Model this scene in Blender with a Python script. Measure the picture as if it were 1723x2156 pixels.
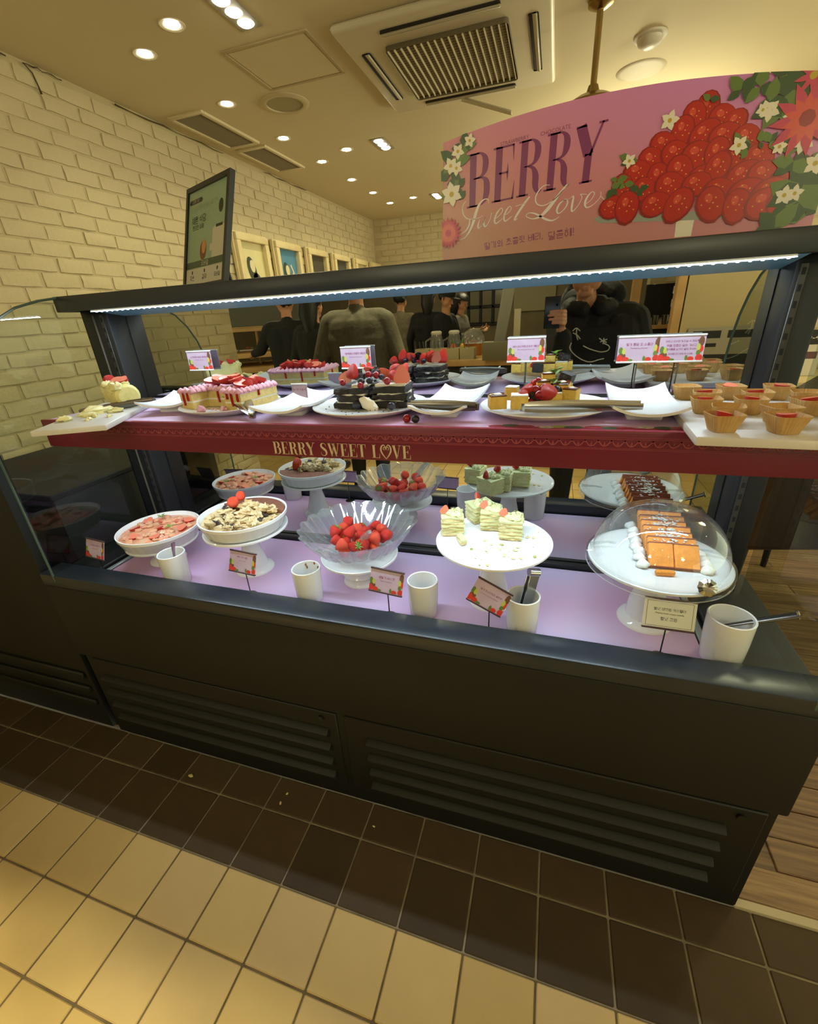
import bpy, bmesh, math, random
from mathutils import Vector, Matrix, Euler, noise
from mathutils.bvhtree import BVHTree
PI = math.pi
random.seed(7)
S = bpy.context.scene
for o in list(bpy.data.objects): bpy.data.objects.remove(o)
C = S.collection

# ---------------------------------------------------------------- camera, world, exposure
F, YAW, PITCH, ROLL, CAMZ = 916.87, -0.32320, 0.42697, 0.05943, 1.46
def cam_axes():
    cy, sy, cp, sp = math.cos(YAW), math.sin(YAW), math.cos(PITCH), math.sin(PITCH)
    f = Vector((sy*cp, cy*cp, -sp)); r = Vector((cy, -sy, 0)); d = f.cross(r)
    c, s = math.cos(ROLL), math.sin(ROLL)
    return c*r + s*d, -s*r + c*d, f
AX_R, AX_D, AX_F = cam_axes()
cam = bpy.data.cameras.new('camera'); cam_o = bpy.data.objects.new('camera', cam); C.objects.link(cam_o)
m = Matrix((AX_R, -AX_D, -AX_F)).transposed().to_4x4(); m.translation = Vector((0, 0, CAMZ))
cam_o.matrix_world = m
cam.sensor_fit = 'HORIZONTAL'; cam.sensor_width = 36.0; cam.lens = F/1723*36; cam.clip_start = 0.03; cam.clip_end = 60
S.camera = cam_o
S.view_settings.view_transform = 'Standard'; S.view_settings.look = 'None'
S.view_settings.gamma = 1.0; S.view_settings.use_curve_mapping = False
S.view_settings.exposure = 0.0
W = bpy.data.worlds.new('world'); S.world = W; W.use_nodes = True
W.node_tree.nodes['Background'].inputs[0].default_value = (0.96, 0.95, 0.62, 1)
W.node_tree.nodes['Background'].inputs[1].default_value = 2.0
S.cycles.max_bounces = 10; S.cycles.transparent_max_bounces = 24
S.cycles.caustics_reflective = True; S.cycles.caustics_refractive = False
S.cycles.sample_clamp_indirect = 3
S.cycles.use_denoising = True

WARM = (1.0, 0.93, 0.58); COOL = (0.74, 0.90, 1.0)
CEIL = 2.6
def spot(name, x, y, energy, size=2.3, col=WARM, z=CEIL-0.02, parent=None):
    l = bpy.data.lights.new(name, 'SPOT'); l.energy = energy; l.color = col; l.spot_size = size; l.spot_blend = 0.7
    l.shadow_soft_size = 0.035
    o = bpy.data.objects.new(name, l); C.objects.link(o); o.location = (x, y, z)
    if parent: o.parent = parent; o.location = (0, 0, -0.02)
    return o
def area(name, loc, sx, sy, energy, col, rot):
    l = bpy.data.lights.new(name, 'AREA'); l.shape = 'RECTANGLE'; l.size = sx; l.size_y = sy; l.energy = energy; l.color = col
    o = bpy.data.objects.new(name, l); C.objects.link(o); o.location = loc; o.rotation_euler = rot
    return o

# ---------------------------------------------------------------- sight lines: a point of the place from a direction and one known coordinate
def ray(u, v):
    return AX_R*((u-861.5)/F) + AX_D*((v-1078)/F) + AX_F
def PZ(u, v, z):
    d = ray(u, v); t = (z-CAMZ)/d.z; return Vector((d.x*t, d.y*t, z))
def PY(u, v, y):
    d = ray(u, v); t = y/d.y; return Vector((d.x*t, y, d.z*t+CAMZ))
def PX(u, v, x):
    d = ray(u, v); t = x/d.x; return Vector((x, d.y*t, d.z*t+CAMZ))
MIR = 1.27                                   # mirror plane of the case
def PM(u, v, Y):                              # what the mirror shows at sight-line depth Y
    q = PY(u, v, Y); return Vector((q.x, 2*MIR-Y, q.z))

# ---------------------------------------------------------------- materials
def lin(c):
    if isinstance(c, str):
        c = [int(c[i:i+2], 16)/255 for i in (0, 2, 4)]
        return tuple(x/12.92 if x <= 0.04045 else ((x+0.055)/1.055)**2.4 for x in c)
    return tuple(c)
MATS = {}
def M(name, col='808080', rough=0.5, metal=0.0, var=0.0, scale=12, bump=0.0, bscale=60, emis=0.0, ecol=None, alpha=1.0, trans=0.0, col2=None, spec=0.5, sss=0.0, detail=4):
    if name in MATS: return MATS[name]
    mt = bpy.data.materials.new(name); mt.use_nodes = True; nt = mt.node_tree; N = nt.nodes; L = nt.links
    b = N['Principled BSDF']
    c = lin(col)
    b.inputs['Base Color'].default_value = (*c, 1); b.inputs['Roughness'].default_value = rough; b.inputs['Metallic'].default_value = metal
    b.inputs['Specular IOR Level'].default_value = spec; b.inputs['Transmission Weight'].default_value = trans; b.inputs['Alpha'].default_value = alpha
    if sss: b.inputs['Subsurface Weight'].default_value = sss; b.inputs['Subsurface Scale'].default_value = 0.01
    if emis: b.inputs['Emission Color'].default_value = (*(lin(ecol) if ecol else c), 1); b.inputs['Emission Strength'].default_value = emis
    if var or bump or col2:
        tc = N.new('ShaderNodeTexCoord')
    if var or col2:
        nz = N.new('ShaderNodeTexNoise'); nz.inputs['Scale'].default_value = scale; nz.inputs['Detail'].default_value = detail
        L.new(tc.outputs['Object'], nz.inputs['Vector'])
        rp = N.new('ShaderNodeValToRGB'); L.new(nz.outputs['Fac'], rp.inputs['Fac'])
        c2 = lin(col2) if col2 else tuple(x*(1+var) for x in c)
        c1 = c if col2 else tuple(x*(1-var) for x in c)
        rp.color_ramp.elements[0].position = 0.35; rp.color_ramp.elements[1].position = 0.65
        rp.color_ramp.elements[0].color = (*c1, 1); rp.color_ramp.elements[1].color = (*[min(1, x) for x in c2], 1)
        L.new(rp.outputs['Color'], b.inputs['Base Color'])
    if bump:
        n2 = N.new('ShaderNodeTexNoise'); n2.inputs['Scale'].default_value = bscale; n2.inputs['Detail'].default_value = 5
        L.new(tc.outputs['Object'], n2.inputs['Vector'])
        bp = N.new('ShaderNodeBump'); bp.inputs['Strength'].default_value = bump; bp.inputs['Distance'].default_value = 0.01
        L.new(n2.outputs['Fac'], bp.inputs['Height']); L.new(bp.outputs['Normal'], b.inputs['Normal'])
    MATS[name] = mt
    return mt
def thin_glass(name, tint, rough=0.0, body=0.0, f0=0.05, bump=0.0):
    """A thin clear sheet: light passes straight on, the surface reflects by angle, a little body colour."""
    if name in MATS: return MATS[name]
    mt = bpy.data.materials.new(name); mt.use_nodes = True; nt = mt.node_tree; N = nt.nodes; L = nt.links
    N.remove(N['Principled BSDF']); out = N['Material Output']
    tr = N.new('ShaderNodeBsdfTransparent'); tr.inputs[0].default_value = (*lin(tint), 1)
    gl = N.new('ShaderNodeBsdfGlossy'); gl.inputs['Roughness'].default_value = rough; gl.inputs[0].default_value = (1, 1, 1, 1)
    df = N.new('ShaderNodeBsdfDiffuse'); df.inputs[0].default_value = (0.9, 0.93, 0.95, 1)
    lw = N.new('ShaderNodeLayerWeight'); lw.inputs['Blend'].default_value = 0.5
    mp = N.new('ShaderNodeMath'); mp.operation = 'POWER'; mp.inputs[1].default_value = 3.0
    ma = N.new('ShaderNodeMath'); ma.operation = 'MULTIPLY_ADD'; ma.inputs[1].default_value = 0.75; ma.inputs[2].default_value = f0
    L.new(lw.outputs['Facing'], mp.inputs[0]); L.new(mp.outputs[0], ma.inputs[0])
    m0 = N.new('ShaderNodeMixShader'); m0.inputs[0].default_value = body; L.new(tr.outputs[0], m0.inputs[1]); L.new(df.outputs[0], m0.inputs[2])
    m1 = N.new('ShaderNodeMixShader'); L.new(ma.outputs[0], m1.inputs[0]); L.new(m0.outputs[0], m1.inputs[1]); L.new(gl.outputs[0], m1.inputs[2])
    L.new(m1.outputs[0], out.inputs[0])
    if bump:
        tc = N.new('ShaderNodeTexCoord'); nz = N.new('ShaderNodeTexNoise'); nz.inputs['Scale'].default_value = 30; L.new(tc.outputs['Object'], nz.inputs[0])
        bp = N.new('ShaderNodeBump'); bp.inputs['Strength'].default_value = bump; L.new(nz.outputs[0], bp.inputs['Height'])
        L.new(bp.outputs[0], gl.inputs['Normal']); L.new(bp.outputs[0], lw.inputs['Normal'])
    MATS[name] = mt
    return mt
def seed_mat(name, col, seed, scale=95):
    """strawberry skin: tiny pale seeds in dimples"""
    mt = M(name, col, 0.28, var=0.12, scale=25); nt = mt.node_tree; N = nt.nodes; L = nt.links; b = N['Principled BSDF']
    tc = [n for n in N if n.type == 'TEX_COORD'][0]
    vo = N.new('ShaderNodeTexVoronoi'); vo.inputs['Scale'].default_value = scale; L.new(tc.outputs['Object'], vo.inputs['Vector'])
    rp = N.new('ShaderNodeValToRGB'); rp.color_ramp.elements[0].position = 0.10; rp.color_ramp.elements[1].position = 0.22
    rp.color_ramp.elements[0].color = (1, 1, 1, 1); rp.color_ramp.elements[1].color = (0, 0, 0, 1); L.new(vo.outputs['Distance'], rp.inputs[0])
    mx = N.new('ShaderNodeMix'); mx.data_type = 'RGBA'; mx.inputs['B'].default_value = (*lin(seed), 1)
    src = b.inputs['Base Color'].links[0].from_socket; L.new(src, mx.inputs['A']); L.new(rp.outputs[0], mx.inputs['Factor']); L.new(mx.outputs['Result'], b.inputs['Base Color'])
    bp = N.new('ShaderNodeBump'); bp.inputs['Strength'].default_value = 0.5; bp.inputs['Distance'].default_value = 0.004; L.new(vo.outputs['Distance'], bp.inputs['Height']); L.new(bp.outputs[0], b.inputs['Normal'])
    return mt

def wood_mat(name, c1, c2, rough=.5):
    """boards with grain along x"""
    mt = M(name, c1, rough, col2=c2, scale=7, detail=6, bump=.25, bscale=14); nt = mt.node_tree
    tc = [n for n in nt.nodes if n.type == 'TEX_COORD'][0]; mp = nt.nodes.new('ShaderNodeMapping'); mp.inputs['Scale'].default_value = (.5, 9, 9)
    nt.links.new(tc.outputs['Object'], mp.inputs['Vector'])
    for n in nt.nodes:
        if n.type == 'TEX_NOISE': nt.links.new(mp.outputs[0], n.inputs['Vector'])
    return mt

# ---------------------------------------------------------------- mesh builder
def rot3(rx=0, ry=0, rz=0): return Euler((rx, ry, rz)).to_matrix().to_4x4()
def TR(x, y, z, rx=0, ry=0, rz=0, s=None):
    m_ = Matrix.Translation((x, y, z)) @ rot3(rx, ry, rz)
    if s is not None: m_ = m_ @ Matrix.Diagonal((*(s if isinstance(s, (tuple, list)) else (s, s, s)), 1))
    return m_
class MB:
    def __init__(self): self.v = []; self.f = []; self.m = []
    def add(self, vs, fs, mi=0, T=None):
        k = len(self.v)
        if T is not None: vs = [T @ Vector(p) for p in vs]
        self.v += [tuple(p) for p in vs]; self.f += [tuple(i+k for i in f) for f in fs]; self.m += [mi]*len(fs)
        return self
    def box(self, x0, x1, y0, y1, z0, z1, mi=0, T=None):
        v = [(x0,y0,z0),(x1,y0,z0),(x1,y1,z0),(x0,y1,z0),(x0,y0,z1),(x1,y0,z1),(x1,y1,z1),(x0,y1,z1)]
        return self.add(v, [(0,3,2,1),(4,5,6,7),(0,1,5,4),(1,2,6,5),(2,3,7,6),(3,0,4,7)], mi, T)
    def cbox(self, cx, cy, cz, sx, sy, sz, mi=0, T=None): return self.box(cx-sx/2, cx+sx/2, cy-sy/2, cy+sy/2, cz-sz/2, cz+sz/2, mi, T)
    def rbox(self, x0, x1, y0, y1, z0, z1, r=0.005, seg=2, mi=0, T=None):
        bm = bmesh.new(); bmesh.ops.create_cube(bm, size=1)
        for v in bm.verts: v.co = Vector((x0 if v.co.x < 0 else x1, y0 if v.co.y < 0 else y1, z0 if v.co.z < 0 else z1))
        bmesh.ops.bevel(bm, geom=bm.edges[:], offset=r, segments=seg, profile=0.5, affect='EDGES')
        return self.bm(bm, mi, T)
    def bm(self, bm, mi=0, T=None):
        bm.verts.index_update(); vs = [v.co.copy() for v in bm.verts]; fs = [[v.index for v in f.verts] for f in bm.faces]; bm.free()
        return self.add(vs, fs, mi, T)
    def lathe(self, prof, n=32, mi=0, T=None, rf=None, cap0=True, cap1=True, a0=0.0, a1=2*PI):
        """prof (r,z) bottom to top; rf(theta, k) scales the radius"""
        full = abs(a1-a0-2*PI) < 1e-6; cols = n if full else n+1
        vs = []
        for k, (r, z) in enumerate(prof):
            for i in range(cols):
                t = a0+(a1-a0)*i/n; s = rf(t, k) if rf else 1.0; dz = 0.0
                if isinstance(s, tuple): s, dz = s
                vs.append((r*s*math.cos(t), r*s*math.sin(t), z+dz))
        fs = []
        for k in range(len(prof)-1):
            for i in range(n):
                j = (i+1) % cols
                fs.append((k*cols+i, k*cols+j, (k+1)*cols+j, (k+1)*cols+i))
        if full and cap0 and prof[0][0] > 1e-6: fs.append(tuple(range(cols-1, -1, -1)))
        if full and cap1 and prof[-1][0] > 1e-6: fs.append(tuple((len(prof)-1)*cols+i for i in range(cols)))
        return self.add(vs, fs, mi, T)
    def tube(self, pts, r, n=8, mi=0, T=None, caps=True, flat=None):
        """pts a path; r number or list; flat = (a,b) scales the section along its two axes"""
        pts = [Vector(p) for p in pts]; R = r if isinstance(r, (list, tuple)) else [r]*len(pts)
        up = None; vs = []
        for k, p in enumerate(pts):
            d = (pts[min(k+1, len(pts)-1)]-pts[max(k-1, 0)]).normalized()
            if up is None: up = Vector((0,0,1)) if abs(d.z) < 0.9 else Vector((1,0,0))
            s = d.cross(up).normalized(); up = s.cross(d).normalized()
            fa, fb = flat if flat else (1, 1)
            for i in range(n):
                a = 2*PI*i/n; vs.append(p+s*(math.cos(a)*R[k]*fa)+up*(math.sin(a)*R[k]*fb))
        fs = [(k*n+i, k*n+(i+1) % n, (k+1)*n+(i+1) % n, (k+1)*n+i) for k in range(len(pts)-1) for i in range(n)]
        if caps: fs += [tuple(range(n-1, -1, -1)), tuple((len(pts)-1)*n+i for i in range(n))]
        return self.add(vs, fs, mi, T)
    def prism(self, poly, z0, z1, mi=0, T=None):
        """2-D outline (counter-clockwise) in x,y extruded in z"""
        n = len(poly); vs = [(x, y, z0) for x, y in poly]+[(x, y, z1) for x, y in poly]
        fs = [tuple(range(n-1, -1, -1)), tuple(range(n, 2*n))]+[(i, (i+1) % n, n+(i+1) % n, n+i) for i in range(n)]
        return self.add(vs, fs, mi, T)
    def flat(self, poly, mi=0, T=None):
        return self.add([(x, y, 0) for x, y in poly], [tuple(range(len(poly)))], mi, T)
    def ribbon(self, pts, mi=0, T=None):
        """flat pen stroke: pts (x,y,w) in the plane"""
        vs = []
        for k, (x, y, w) in enumerate(pts):
            a = pts[max(k-1, 0)]; b = pts[min(k+1, len(pts)-1)]
            dx, dy = b[0]-a[0], b[1]-a[1]; l = math.hypot(dx, dy) or 1
            vs += [(x-dy/l*w/2, y+dx/l*w/2, 0), (x+dy/l*w/2, y-dx/l*w/2, 0)]
        return self.add(vs, [(2*k+1, 2*k+3, 2*k+2, 2*k) for k in range(len(pts)-1)], mi, T)
    def ball(self, rx, ry=None, rz=None, n=16, k=10, mi=0, T=None, amp=0.0, fs=30.0, seed=0):
        ry = rx if ry is None else ry; rz = rx if rz is None else rz
        vs = []; off = Vector((seed*3.1, seed*1.7, seed*2.3))
        def pt(t, ph):
            p = Vector((math.cos(t)*math.cos(ph), math.sin(t)*math.cos(ph), math.sin(ph)))
            s = 1+amp*noise.noise(p*fs*0.1+off) if amp else 1
            return Vector((p.x*rx*s, p.y*ry*s, p.z*rz*s))
        vs.append(pt(0, -PI/2))
        for j in range(1, k):
            for i in range(n): vs.append(pt(2*PI*i/n, -PI/2+PI*j/k))
        vs.append(pt(0, PI/2)); F_ = []
        for i in range(n): F_.append((0, 1+(i+1) % n, 1+i))
        for j in range(k-2):
            for i in range(n): a = 1+j*n; F_.append((a+i, a+(i+1) % n, a+n+(i+1) % n, a+n+i))
        a = 1+(k-2)*n; top = len(vs)-1
        for i in range(n): F_.append((a+i, a+(i+1) % n, top))
        return self.add(vs, F_, mi, T)
    def mesh(self, name, mats, smooth=38):
        me = bpy.data.meshes.new(name); me.from_pydata(self.v, [], self.f)
        mats = mats if isinstance(mats, (list, tuple)) else [mats]
        for m_ in mats: me.materials.append(m_)
        if len(mats) > 1: me.polygons.foreach_set('material_index', self.m)
        if smooth:
            me.polygons.foreach_set('use_smooth', [True]*len(me.polygons)); me.set_sharp_from_angle(angle=math.radians(smooth))
        me.update()
        return me
    def build(self, name, mats, parent=None, loc=None, rot=None, smooth=38):
        return link(name, self.mesh(name, mats, smooth), parent, loc, rot)
def link(name, me, parent=None, loc=None, rot=None):
    o = bpy.data.objects.new(name, me); C.objects.link(o)
    if parent: o.parent = parent
    if loc is not None: o.location = loc
    if rot is not None: o.rotation_euler = rot
    return o
def tag(o, label=None, cat=None, group=None, kind=None):
    if label: o['label'] = label
    if cat: o['category'] = cat
    if group: o['group'] = group
    if kind: o['kind'] = kind
    return o
def thing(name, label, cat, loc=(0,0,0), rz=0.0, group=None, rx=0.0, ry=0.0):
    o = bpy.data.objects.new(name, None); C.objects.link(o); o.empty_display_size = 0.05
    o.location = loc; o.rotation_euler = (rx, ry, rz)
    return tag(o, label, cat, group)
def struct(o): o['kind'] = 'structure'; return o
def dup(root, loc=None, rz=None, label=None, parent=None, rot=None, scale=None):
    r = root.copy(); C.objects.link(r)
    if loc is not None: r.location = loc
    if rz is not None: r.rotation_euler = (0, 0, rz)
    if rot is not None: r.rotation_euler = rot
    if scale is not None: r.scale = (scale,)*3 if not isinstance(scale, tuple) else scale
    if label: r['label'] = label
    if parent: r.parent = parent
    for ch in root.children:
        c = ch.copy(); C.objects.link(c); c.parent = r
        for g in ch.children:
            d = g.copy(); C.objects.link(d); d.parent = c
    return r

# ---------------------------------------------------------------- lettering
TEXTS = {}
def letters(strings):
    """all words in one text block, one word to a line, then cut apart by line"""
    strings = [t for t in dict.fromkeys(strings) if not any('가' <= c <= '힣' for c in t)]
    cu = bpy.data.curves.new('t', 'FONT'); cu.body = '\n'.join(strings); cu.size = 1.0; cu.space_line = 3.0; cu.resolution_u = 2
    o = bpy.data.objects.new('t', cu); C.objects.link(o)
    bpy.context.view_layer.update()
    me = bpy.data.meshes.new_from_object(o.evaluated_get(bpy.context.evaluated_depsgraph_get()))
    co = [v.co.copy() for v in me.vertices]; got = {}
    for p in me.polygons:
        vs = tuple(p.vertices); k = round((-sum(co[i].y for i in vs)/len(vs)+0.35)/3.0); got.setdefault(k, []).append(vs)
    for k, s in enumerate(strings):
        idx = {}; fs = []
        for f in got.get(k, []): fs.append(tuple(idx.setdefault(i, len(idx)) for i in f))
        TEXTS[s] = ([co[i] for i in idx], fs)
    bpy.data.meshes.remove(me); bpy.data.objects.remove(o); bpy.data.curves.remove(cu)
_c = [(.5+.5*math.cos(i*PI/5), .5+.5*math.sin(i*PI/5)) for i in range(11)]
JL = {'ㄱ': [[(0,1),(1,1),(1,0)]], 'ㄴ': [[(0,1),(0,0),(1,0)]], 'ㄷ': [[(1,1),(0,1),(0,0),(1,0)]], 'ㄹ': [[(0,1),(1,1),(1,.5),(0,.5),(0,0),(1,0)]], 'ㅁ': [[(0,0),(1,0),(1,1),(0,1),(0,0)]],
 'ㅂ': [[(0,1),(0,0),(1,0),(1,1)],[(0,.5),(1,.5)]], 'ㅅ': [[(.5,1),(.4,.5),(0,0)],[(.45,.6),(1,0)]], 'ㅇ': [_c], 'ㅈ': [[(0,1),(1,1)],[(.5,1),(.4,.5),(0,0)],[(.45,.6),(1,0)]], 'ㅊ': [[(.35,1.1),(.65,1.1)],[(0,.85),(1,.85)],[(.5,.85),(.4,.45),(0,0)],[(.45,.55),(1,0)]],
 'ㅋ': [[(0,1),(1,1),(1,0)],[(0,.5),(1,.5)]], 'ㅌ': [[(1,1),(0,1),(0,0),(1,0)],[(0,.5),(1,.5)]], 'ㅍ': [[(0,1),(1,1)],[(0,0),(1,0)],[(.3,1),(.3,0)],[(.7,1),(.7,0)]], 'ㅎ': [[(.35,1.1),(.65,1.1)],[(0,.85),(1,.85)],[(.5+.4*(x-.5)*2,.35+.35*(y-.5)*2) for x, y in _c]]}
for d_, s_ in (('ㄲ','ㄱ'),('ㄸ','ㄷ'),('ㅃ','ㅂ'),('ㅆ','ㅅ'),('ㅉ','ㅈ')): JL[d_] = [[(x*.45+o_, y) for x, y in st] for o_ in (0, .55) for st in JL[s_]]
for d_, s_ in (('ㄳ','ㄱㅅ'),('ㄵ','ㄴㅈ'),('ㄶ','ㄴㅎ'),('ㄺ','ㄹㄱ'),('ㄻ','ㄹㅁ'),('ㄼ','ㄹㅂ'),('ㄽ','ㄹㅅ'),('ㄾ','ㄹㅌ'),('ㄿ','ㄹㅍ'),('ㅀ','ㄹㅎ'),('ㅄ','ㅂㅅ')): JL[d_] = [[(x*.45+o_, y) for x, y in st] for o_, c_ in ((0, s_[0]), (.55, s_[1])) for st in JL[c_]]
HV = {'ㅏ': 'R1', 'ㅐ': 'R1b', 'ㅑ': 'R2', 'ㅒ': 'R2b', 'ㅓ': 'L1', 'ㅔ': 'L1b', 'ㅕ': 'L2', 'ㅖ': 'L2b', 'ㅣ': ''}
HH_ = {'ㅗ': 'U1', 'ㅛ': 'U2', 'ㅜ': 'D1', 'ㅠ': 'D2', 'ㅡ': ''}
HC = {'ㅘ': 'ㅗㅏ', 'ㅙ': 'ㅗㅐ', 'ㅚ': 'ㅗㅣ', 'ㅝ': 'ㅜㅓ', 'ㅞ': 'ㅜㅔ', 'ㅟ': 'ㅜㅣ', 'ㅢ': 'ㅡㅣ'}
CHO = 'ㄱㄲㄴㄷㄸㄹㅁㅂㅃㅅㅆㅇㅈㅉㅊㅋㅌㅍㅎ'; JUN = 'ㅏㅐㅑㅒㅓㅔㅕㅖㅗㅘㅙㅚㅛㅜㅝㅞㅟㅠㅡㅢㅣ'; JON = [''] + list('ㄱㄲㄳㄴㄵㄶㄷㄹㄺㄻㄼㄽㄾㄿㅀㅁㅂㅄㅅㅆㅇㅈㅊㅋㅌㅍㅎ')
def syllable(ch):
    """strokes of one Hangul block in the unit square"""
    n = ord(ch)-0xAC00; L_, V_, T_ = CHO[n//588], JUN[n % 588//28], JON[n % 28]; out = []; lo = .42 if T_ else 0.0
    def fit(sts, x0, x1, y0, y1): return [[(x0+(x1-x0)*x, y0+(y1-y0)*y) for x, y in st] for st in sts]
    hv, vv = (HC[V_] if V_ in HC else (V_, '') if V_ in HH_ else ('', V_))
    cw = .52 if vv else .9
    if hv: out += fit(JL[L_], .12, .12+cw*.86 if vv else .85, lo+(1-lo)*.5, .95)
    else: out += fit(JL[L_], .06, .06+cw, lo+.06, .95)
    if hv:
        y = lo+(1-lo)*(.14 if HH_[hv][:1] != 'D' else .3); x1 = .66 if vv else 1.0; out.append([(0, y), (x1, y)]); k = HH_[hv]
        if k: out += [[(x1*f, y), (x1*f, y+(.22 if k[0] == 'U' else -.24)*(1-lo))] for f in ((.5,) if k[1] == '1' else (.3, .7))]
    if vv:
        k = HV[vv]; x = .84; out.append([(x, lo-.02), (x, 1)]); mid = lo+(1-lo)*.5
        if 'b' in k: out.append([(x+.14, lo-.02), (x+.14, 1)])
        if k: out += [[(x, mid+d), (x+(.14 if k[0] == 'R' else -.15), mid+d)] for d in ((0,) if k[1] == '1' else (-.1, .1))]
    if T_: out += fit(JL[T_], .14, .92, 0.0, .32)
    return out
def hangul(mb, s, width, T, mi=0, maxh=None, wt=.11):
    adv = [.42 if c in ' ,!' else 1.12 for c in s]; k = width/sum(adv)
    if maxh: k = min(k, maxh)
    x = -sum(adv)*k/2
    for c, a in zip(s, adv):
        if '가' <= c <= '힣': sts = syllable(c)
        else: sts = {'!': [[(.15, 1), (.15, .3)], [(.15, .12), (.15, 0)]], ',': [[(.15, .1), (.05, -.12)]]}.get(c, [])
        for st in sts: mb.ribbon([(x+px_*k, (py_-.5)*k, wt*k) for px_, py_ in st], mi, T)
        x += a*k
def put_text(mb, s, width, T, mi=0, maxh=None):
    if any('가' <= c <= '힣' for c in s): return hangul(mb, s, width, T, mi, maxh)
    vs, fs = TEXTS[s]
    x0 = min(v.x for v in vs); x1 = max(v.x for v in vs); y0 = min(v.y for v in vs); y1 = max(v.y for v in vs)
    k = width/(x1-x0)
    if maxh: k = min(k, maxh/(y1-y0))
    mb.add([((v.x-(x0+x1)/2)*k, (v.y-(y0+y1)/2)*k, 0) for v in vs], fs, mi, T)
def arcpts(pts, n=5):
    """smooth a pen path (Catmull-Rom) given (x,y,w)"""
    out = []
    for i in range(len(pts)-1):
        p0 = pts[max(i-1, 0)]; p1 = pts[i]; p2 = pts[i+1]; p3 = pts[min(i+2, len(pts)-1)]
        for j in range(n):
            t = j/n
            out.append(tuple(0.5*((2*b)+(-a+c)*t+(2*a-5*b+4*c-d)*t*t+(-a+3*b-3*c+d)*t**3) for a, b, c, d in zip(p0, p1, p2, p3)))
    out.append(tuple(pts[-1])); return out
_stem = lambda x, w=.2: ('l', [(x, 0, w), (x, 1, w)])
_ser = lambda x0, x1, y: ('l', [(x0, y, .035), (x1, y, .035)])
_ubowl = ('c', [(.2,.985,.03),(.42,.975,.06),(.56,.86,.17),(.56,.68,.17),(.45,.56,.07),(.2,.53,.03)])
GLYPH = {
 'B': (.74, [_stem(.18), _ser(0,.36,.985), _ser(0,.36,.015), _ubowl, ('c', [(.2,.53,.03),(.48,.525,.06),(.62,.42,.18),(.62,.18,.18),(.48,.03,.06),(.2,.015,.03)])]),
 'E': (.70, [_stem(.18), _ser(0,.62,.985), _ser(0,.66,.015), _ser(.2,.46,.52), ('l', [(.61,1,.06),(.63,.7,.01)]), ('l', [(.46,.68,.01),(.46,.52,.06),(.46,.36,.01)]), ('l', [(.65,0,.07),(.68,.34,.01)])]),
 'R': (.76, [_stem(.18), _ser(0,.36,.985), _ser(0,.36,.015), _ubowl, ('c', [(.3,.53,.03),(.46,.48,.1),(.55,.34,.18),(.57,.14,.17),(.66,.02,.08),(.76,.06,.03)])]),
 'Y': (.76, [('l', [(.38,.5,.2),(.38,0,.2)]), ('l', [(.1,1,.2),(.38,.48,.2)]), ('l', [(.70,1,.04),(.42,.46,.05)]), _ser(-.03,.26,.985), _ser(.58,.82,.985), _ser(.2,.56,.015)]),
 'S': (.66, [('c', [(.54,.72,.02),(.52,.9,.04),(.34,.98,.05),(.16,.9,.13),(.14,.72,.17),(.32,.56,.2),(.5,.42,.2),(.55,.22,.16),(.44,.05,.07),(.28,.02,.05),(.1,.1,.04),(.07,.3,.02)])]),
 'W': (1.06, [('l', [(.12,1,.2),(.36,0,.16)]), ('l', [(.36,0,.06),(.54,1,.04)]), ('l', [(.5,1,.2),(.74,0,.16)]), ('l', [(.74,0,.06),(.96,1,.04)]), _ser(0,.3,.985), _ser(.42,.66,.985), _ser(.85,1.06,.985)]),
 'T': (.72, [_stem(.36), _ser(.02,.7,.985), _ser(.2,.52,.015), ('l', [(.03,1,.06),(.01,.68,.01)]), ('l', [(.69,1,.06),(.71,.68,.01)])]),
 'L': (.68, [_stem(.18), _ser(0,.36,.985), _ser(0,.64,.015), ('l', [(.63,0,.07),(.66,.36,.01)])]),
 'V': (.76, [('l', [(.12,1,.2),(.38,0,.14)]), ('l', [(.38,0,.06),(.62,1,.04)]), _ser(0,.28,.985), _ser(.5,.76,.985)]),
 '@': (.92, [('c', [(.46,.62,.06),(.4,.8,.07),(.28,.82,.06),(.24,.68,.05),(.34,.62,.03)]), ('c', [(.46,.62,.06),(.52,.82,.07),(.66,.82,.06),(.68,.68,.05),(.58,.62,.03)]), ('c', [(.44,-.05,.05),(.2,.25,.1),(.04,.55,.13),(.08,.85,.12),(.28,1,.08),(.46,.8,.05)]), ('c', [(.44,-.05,.05),(.7,.25,.1),(.86,.55,.13),(.84,.85,.12),(.66,1,.08),(.46,.8,.05)])]),
 ' ': (.38, []),
}
def serif(mb, s, width, height, T, mi=0, slant=0.0):
    tot = sum(GLYPH[c][0]+.07 for c in s)-.07; kx = width/tot; x = 0
    for c in s:
        w, st = GLYPH[c]
        for kind, pts in st:
            pts = arcpts(pts, 6) if kind == 'c' else pts
            q = []
            for px_, py_, pw in pts: q.append(((x+px_)*kx+slant*py_*height, py_*height, pw*kx if kind == 'c' or abs(pts[0][0]-pts[-1][0]) < .5*abs(pts[0][1]-pts[-1][1]) else pw*height))
            mb.ribbon(q, mi, T)
        x += w+.07
XZ = Matrix(((1,0,0,0),(0,0,-1,0),(0,1,0,0),(0,0,0,1)))      # a drawing in x,y stood upright to face -y
ORD = ['nearest', 'second nearest', 'third nearest', 'fourth nearest', 'fifth nearest', 'sixth nearest', 'seventh nearest', 'eighth nearest']
NTH = ['first', 'second', 'third', 'fourth', 'fifth', 'sixth', 'seventh', 'eighth', 'ninth', 'tenth']
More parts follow.
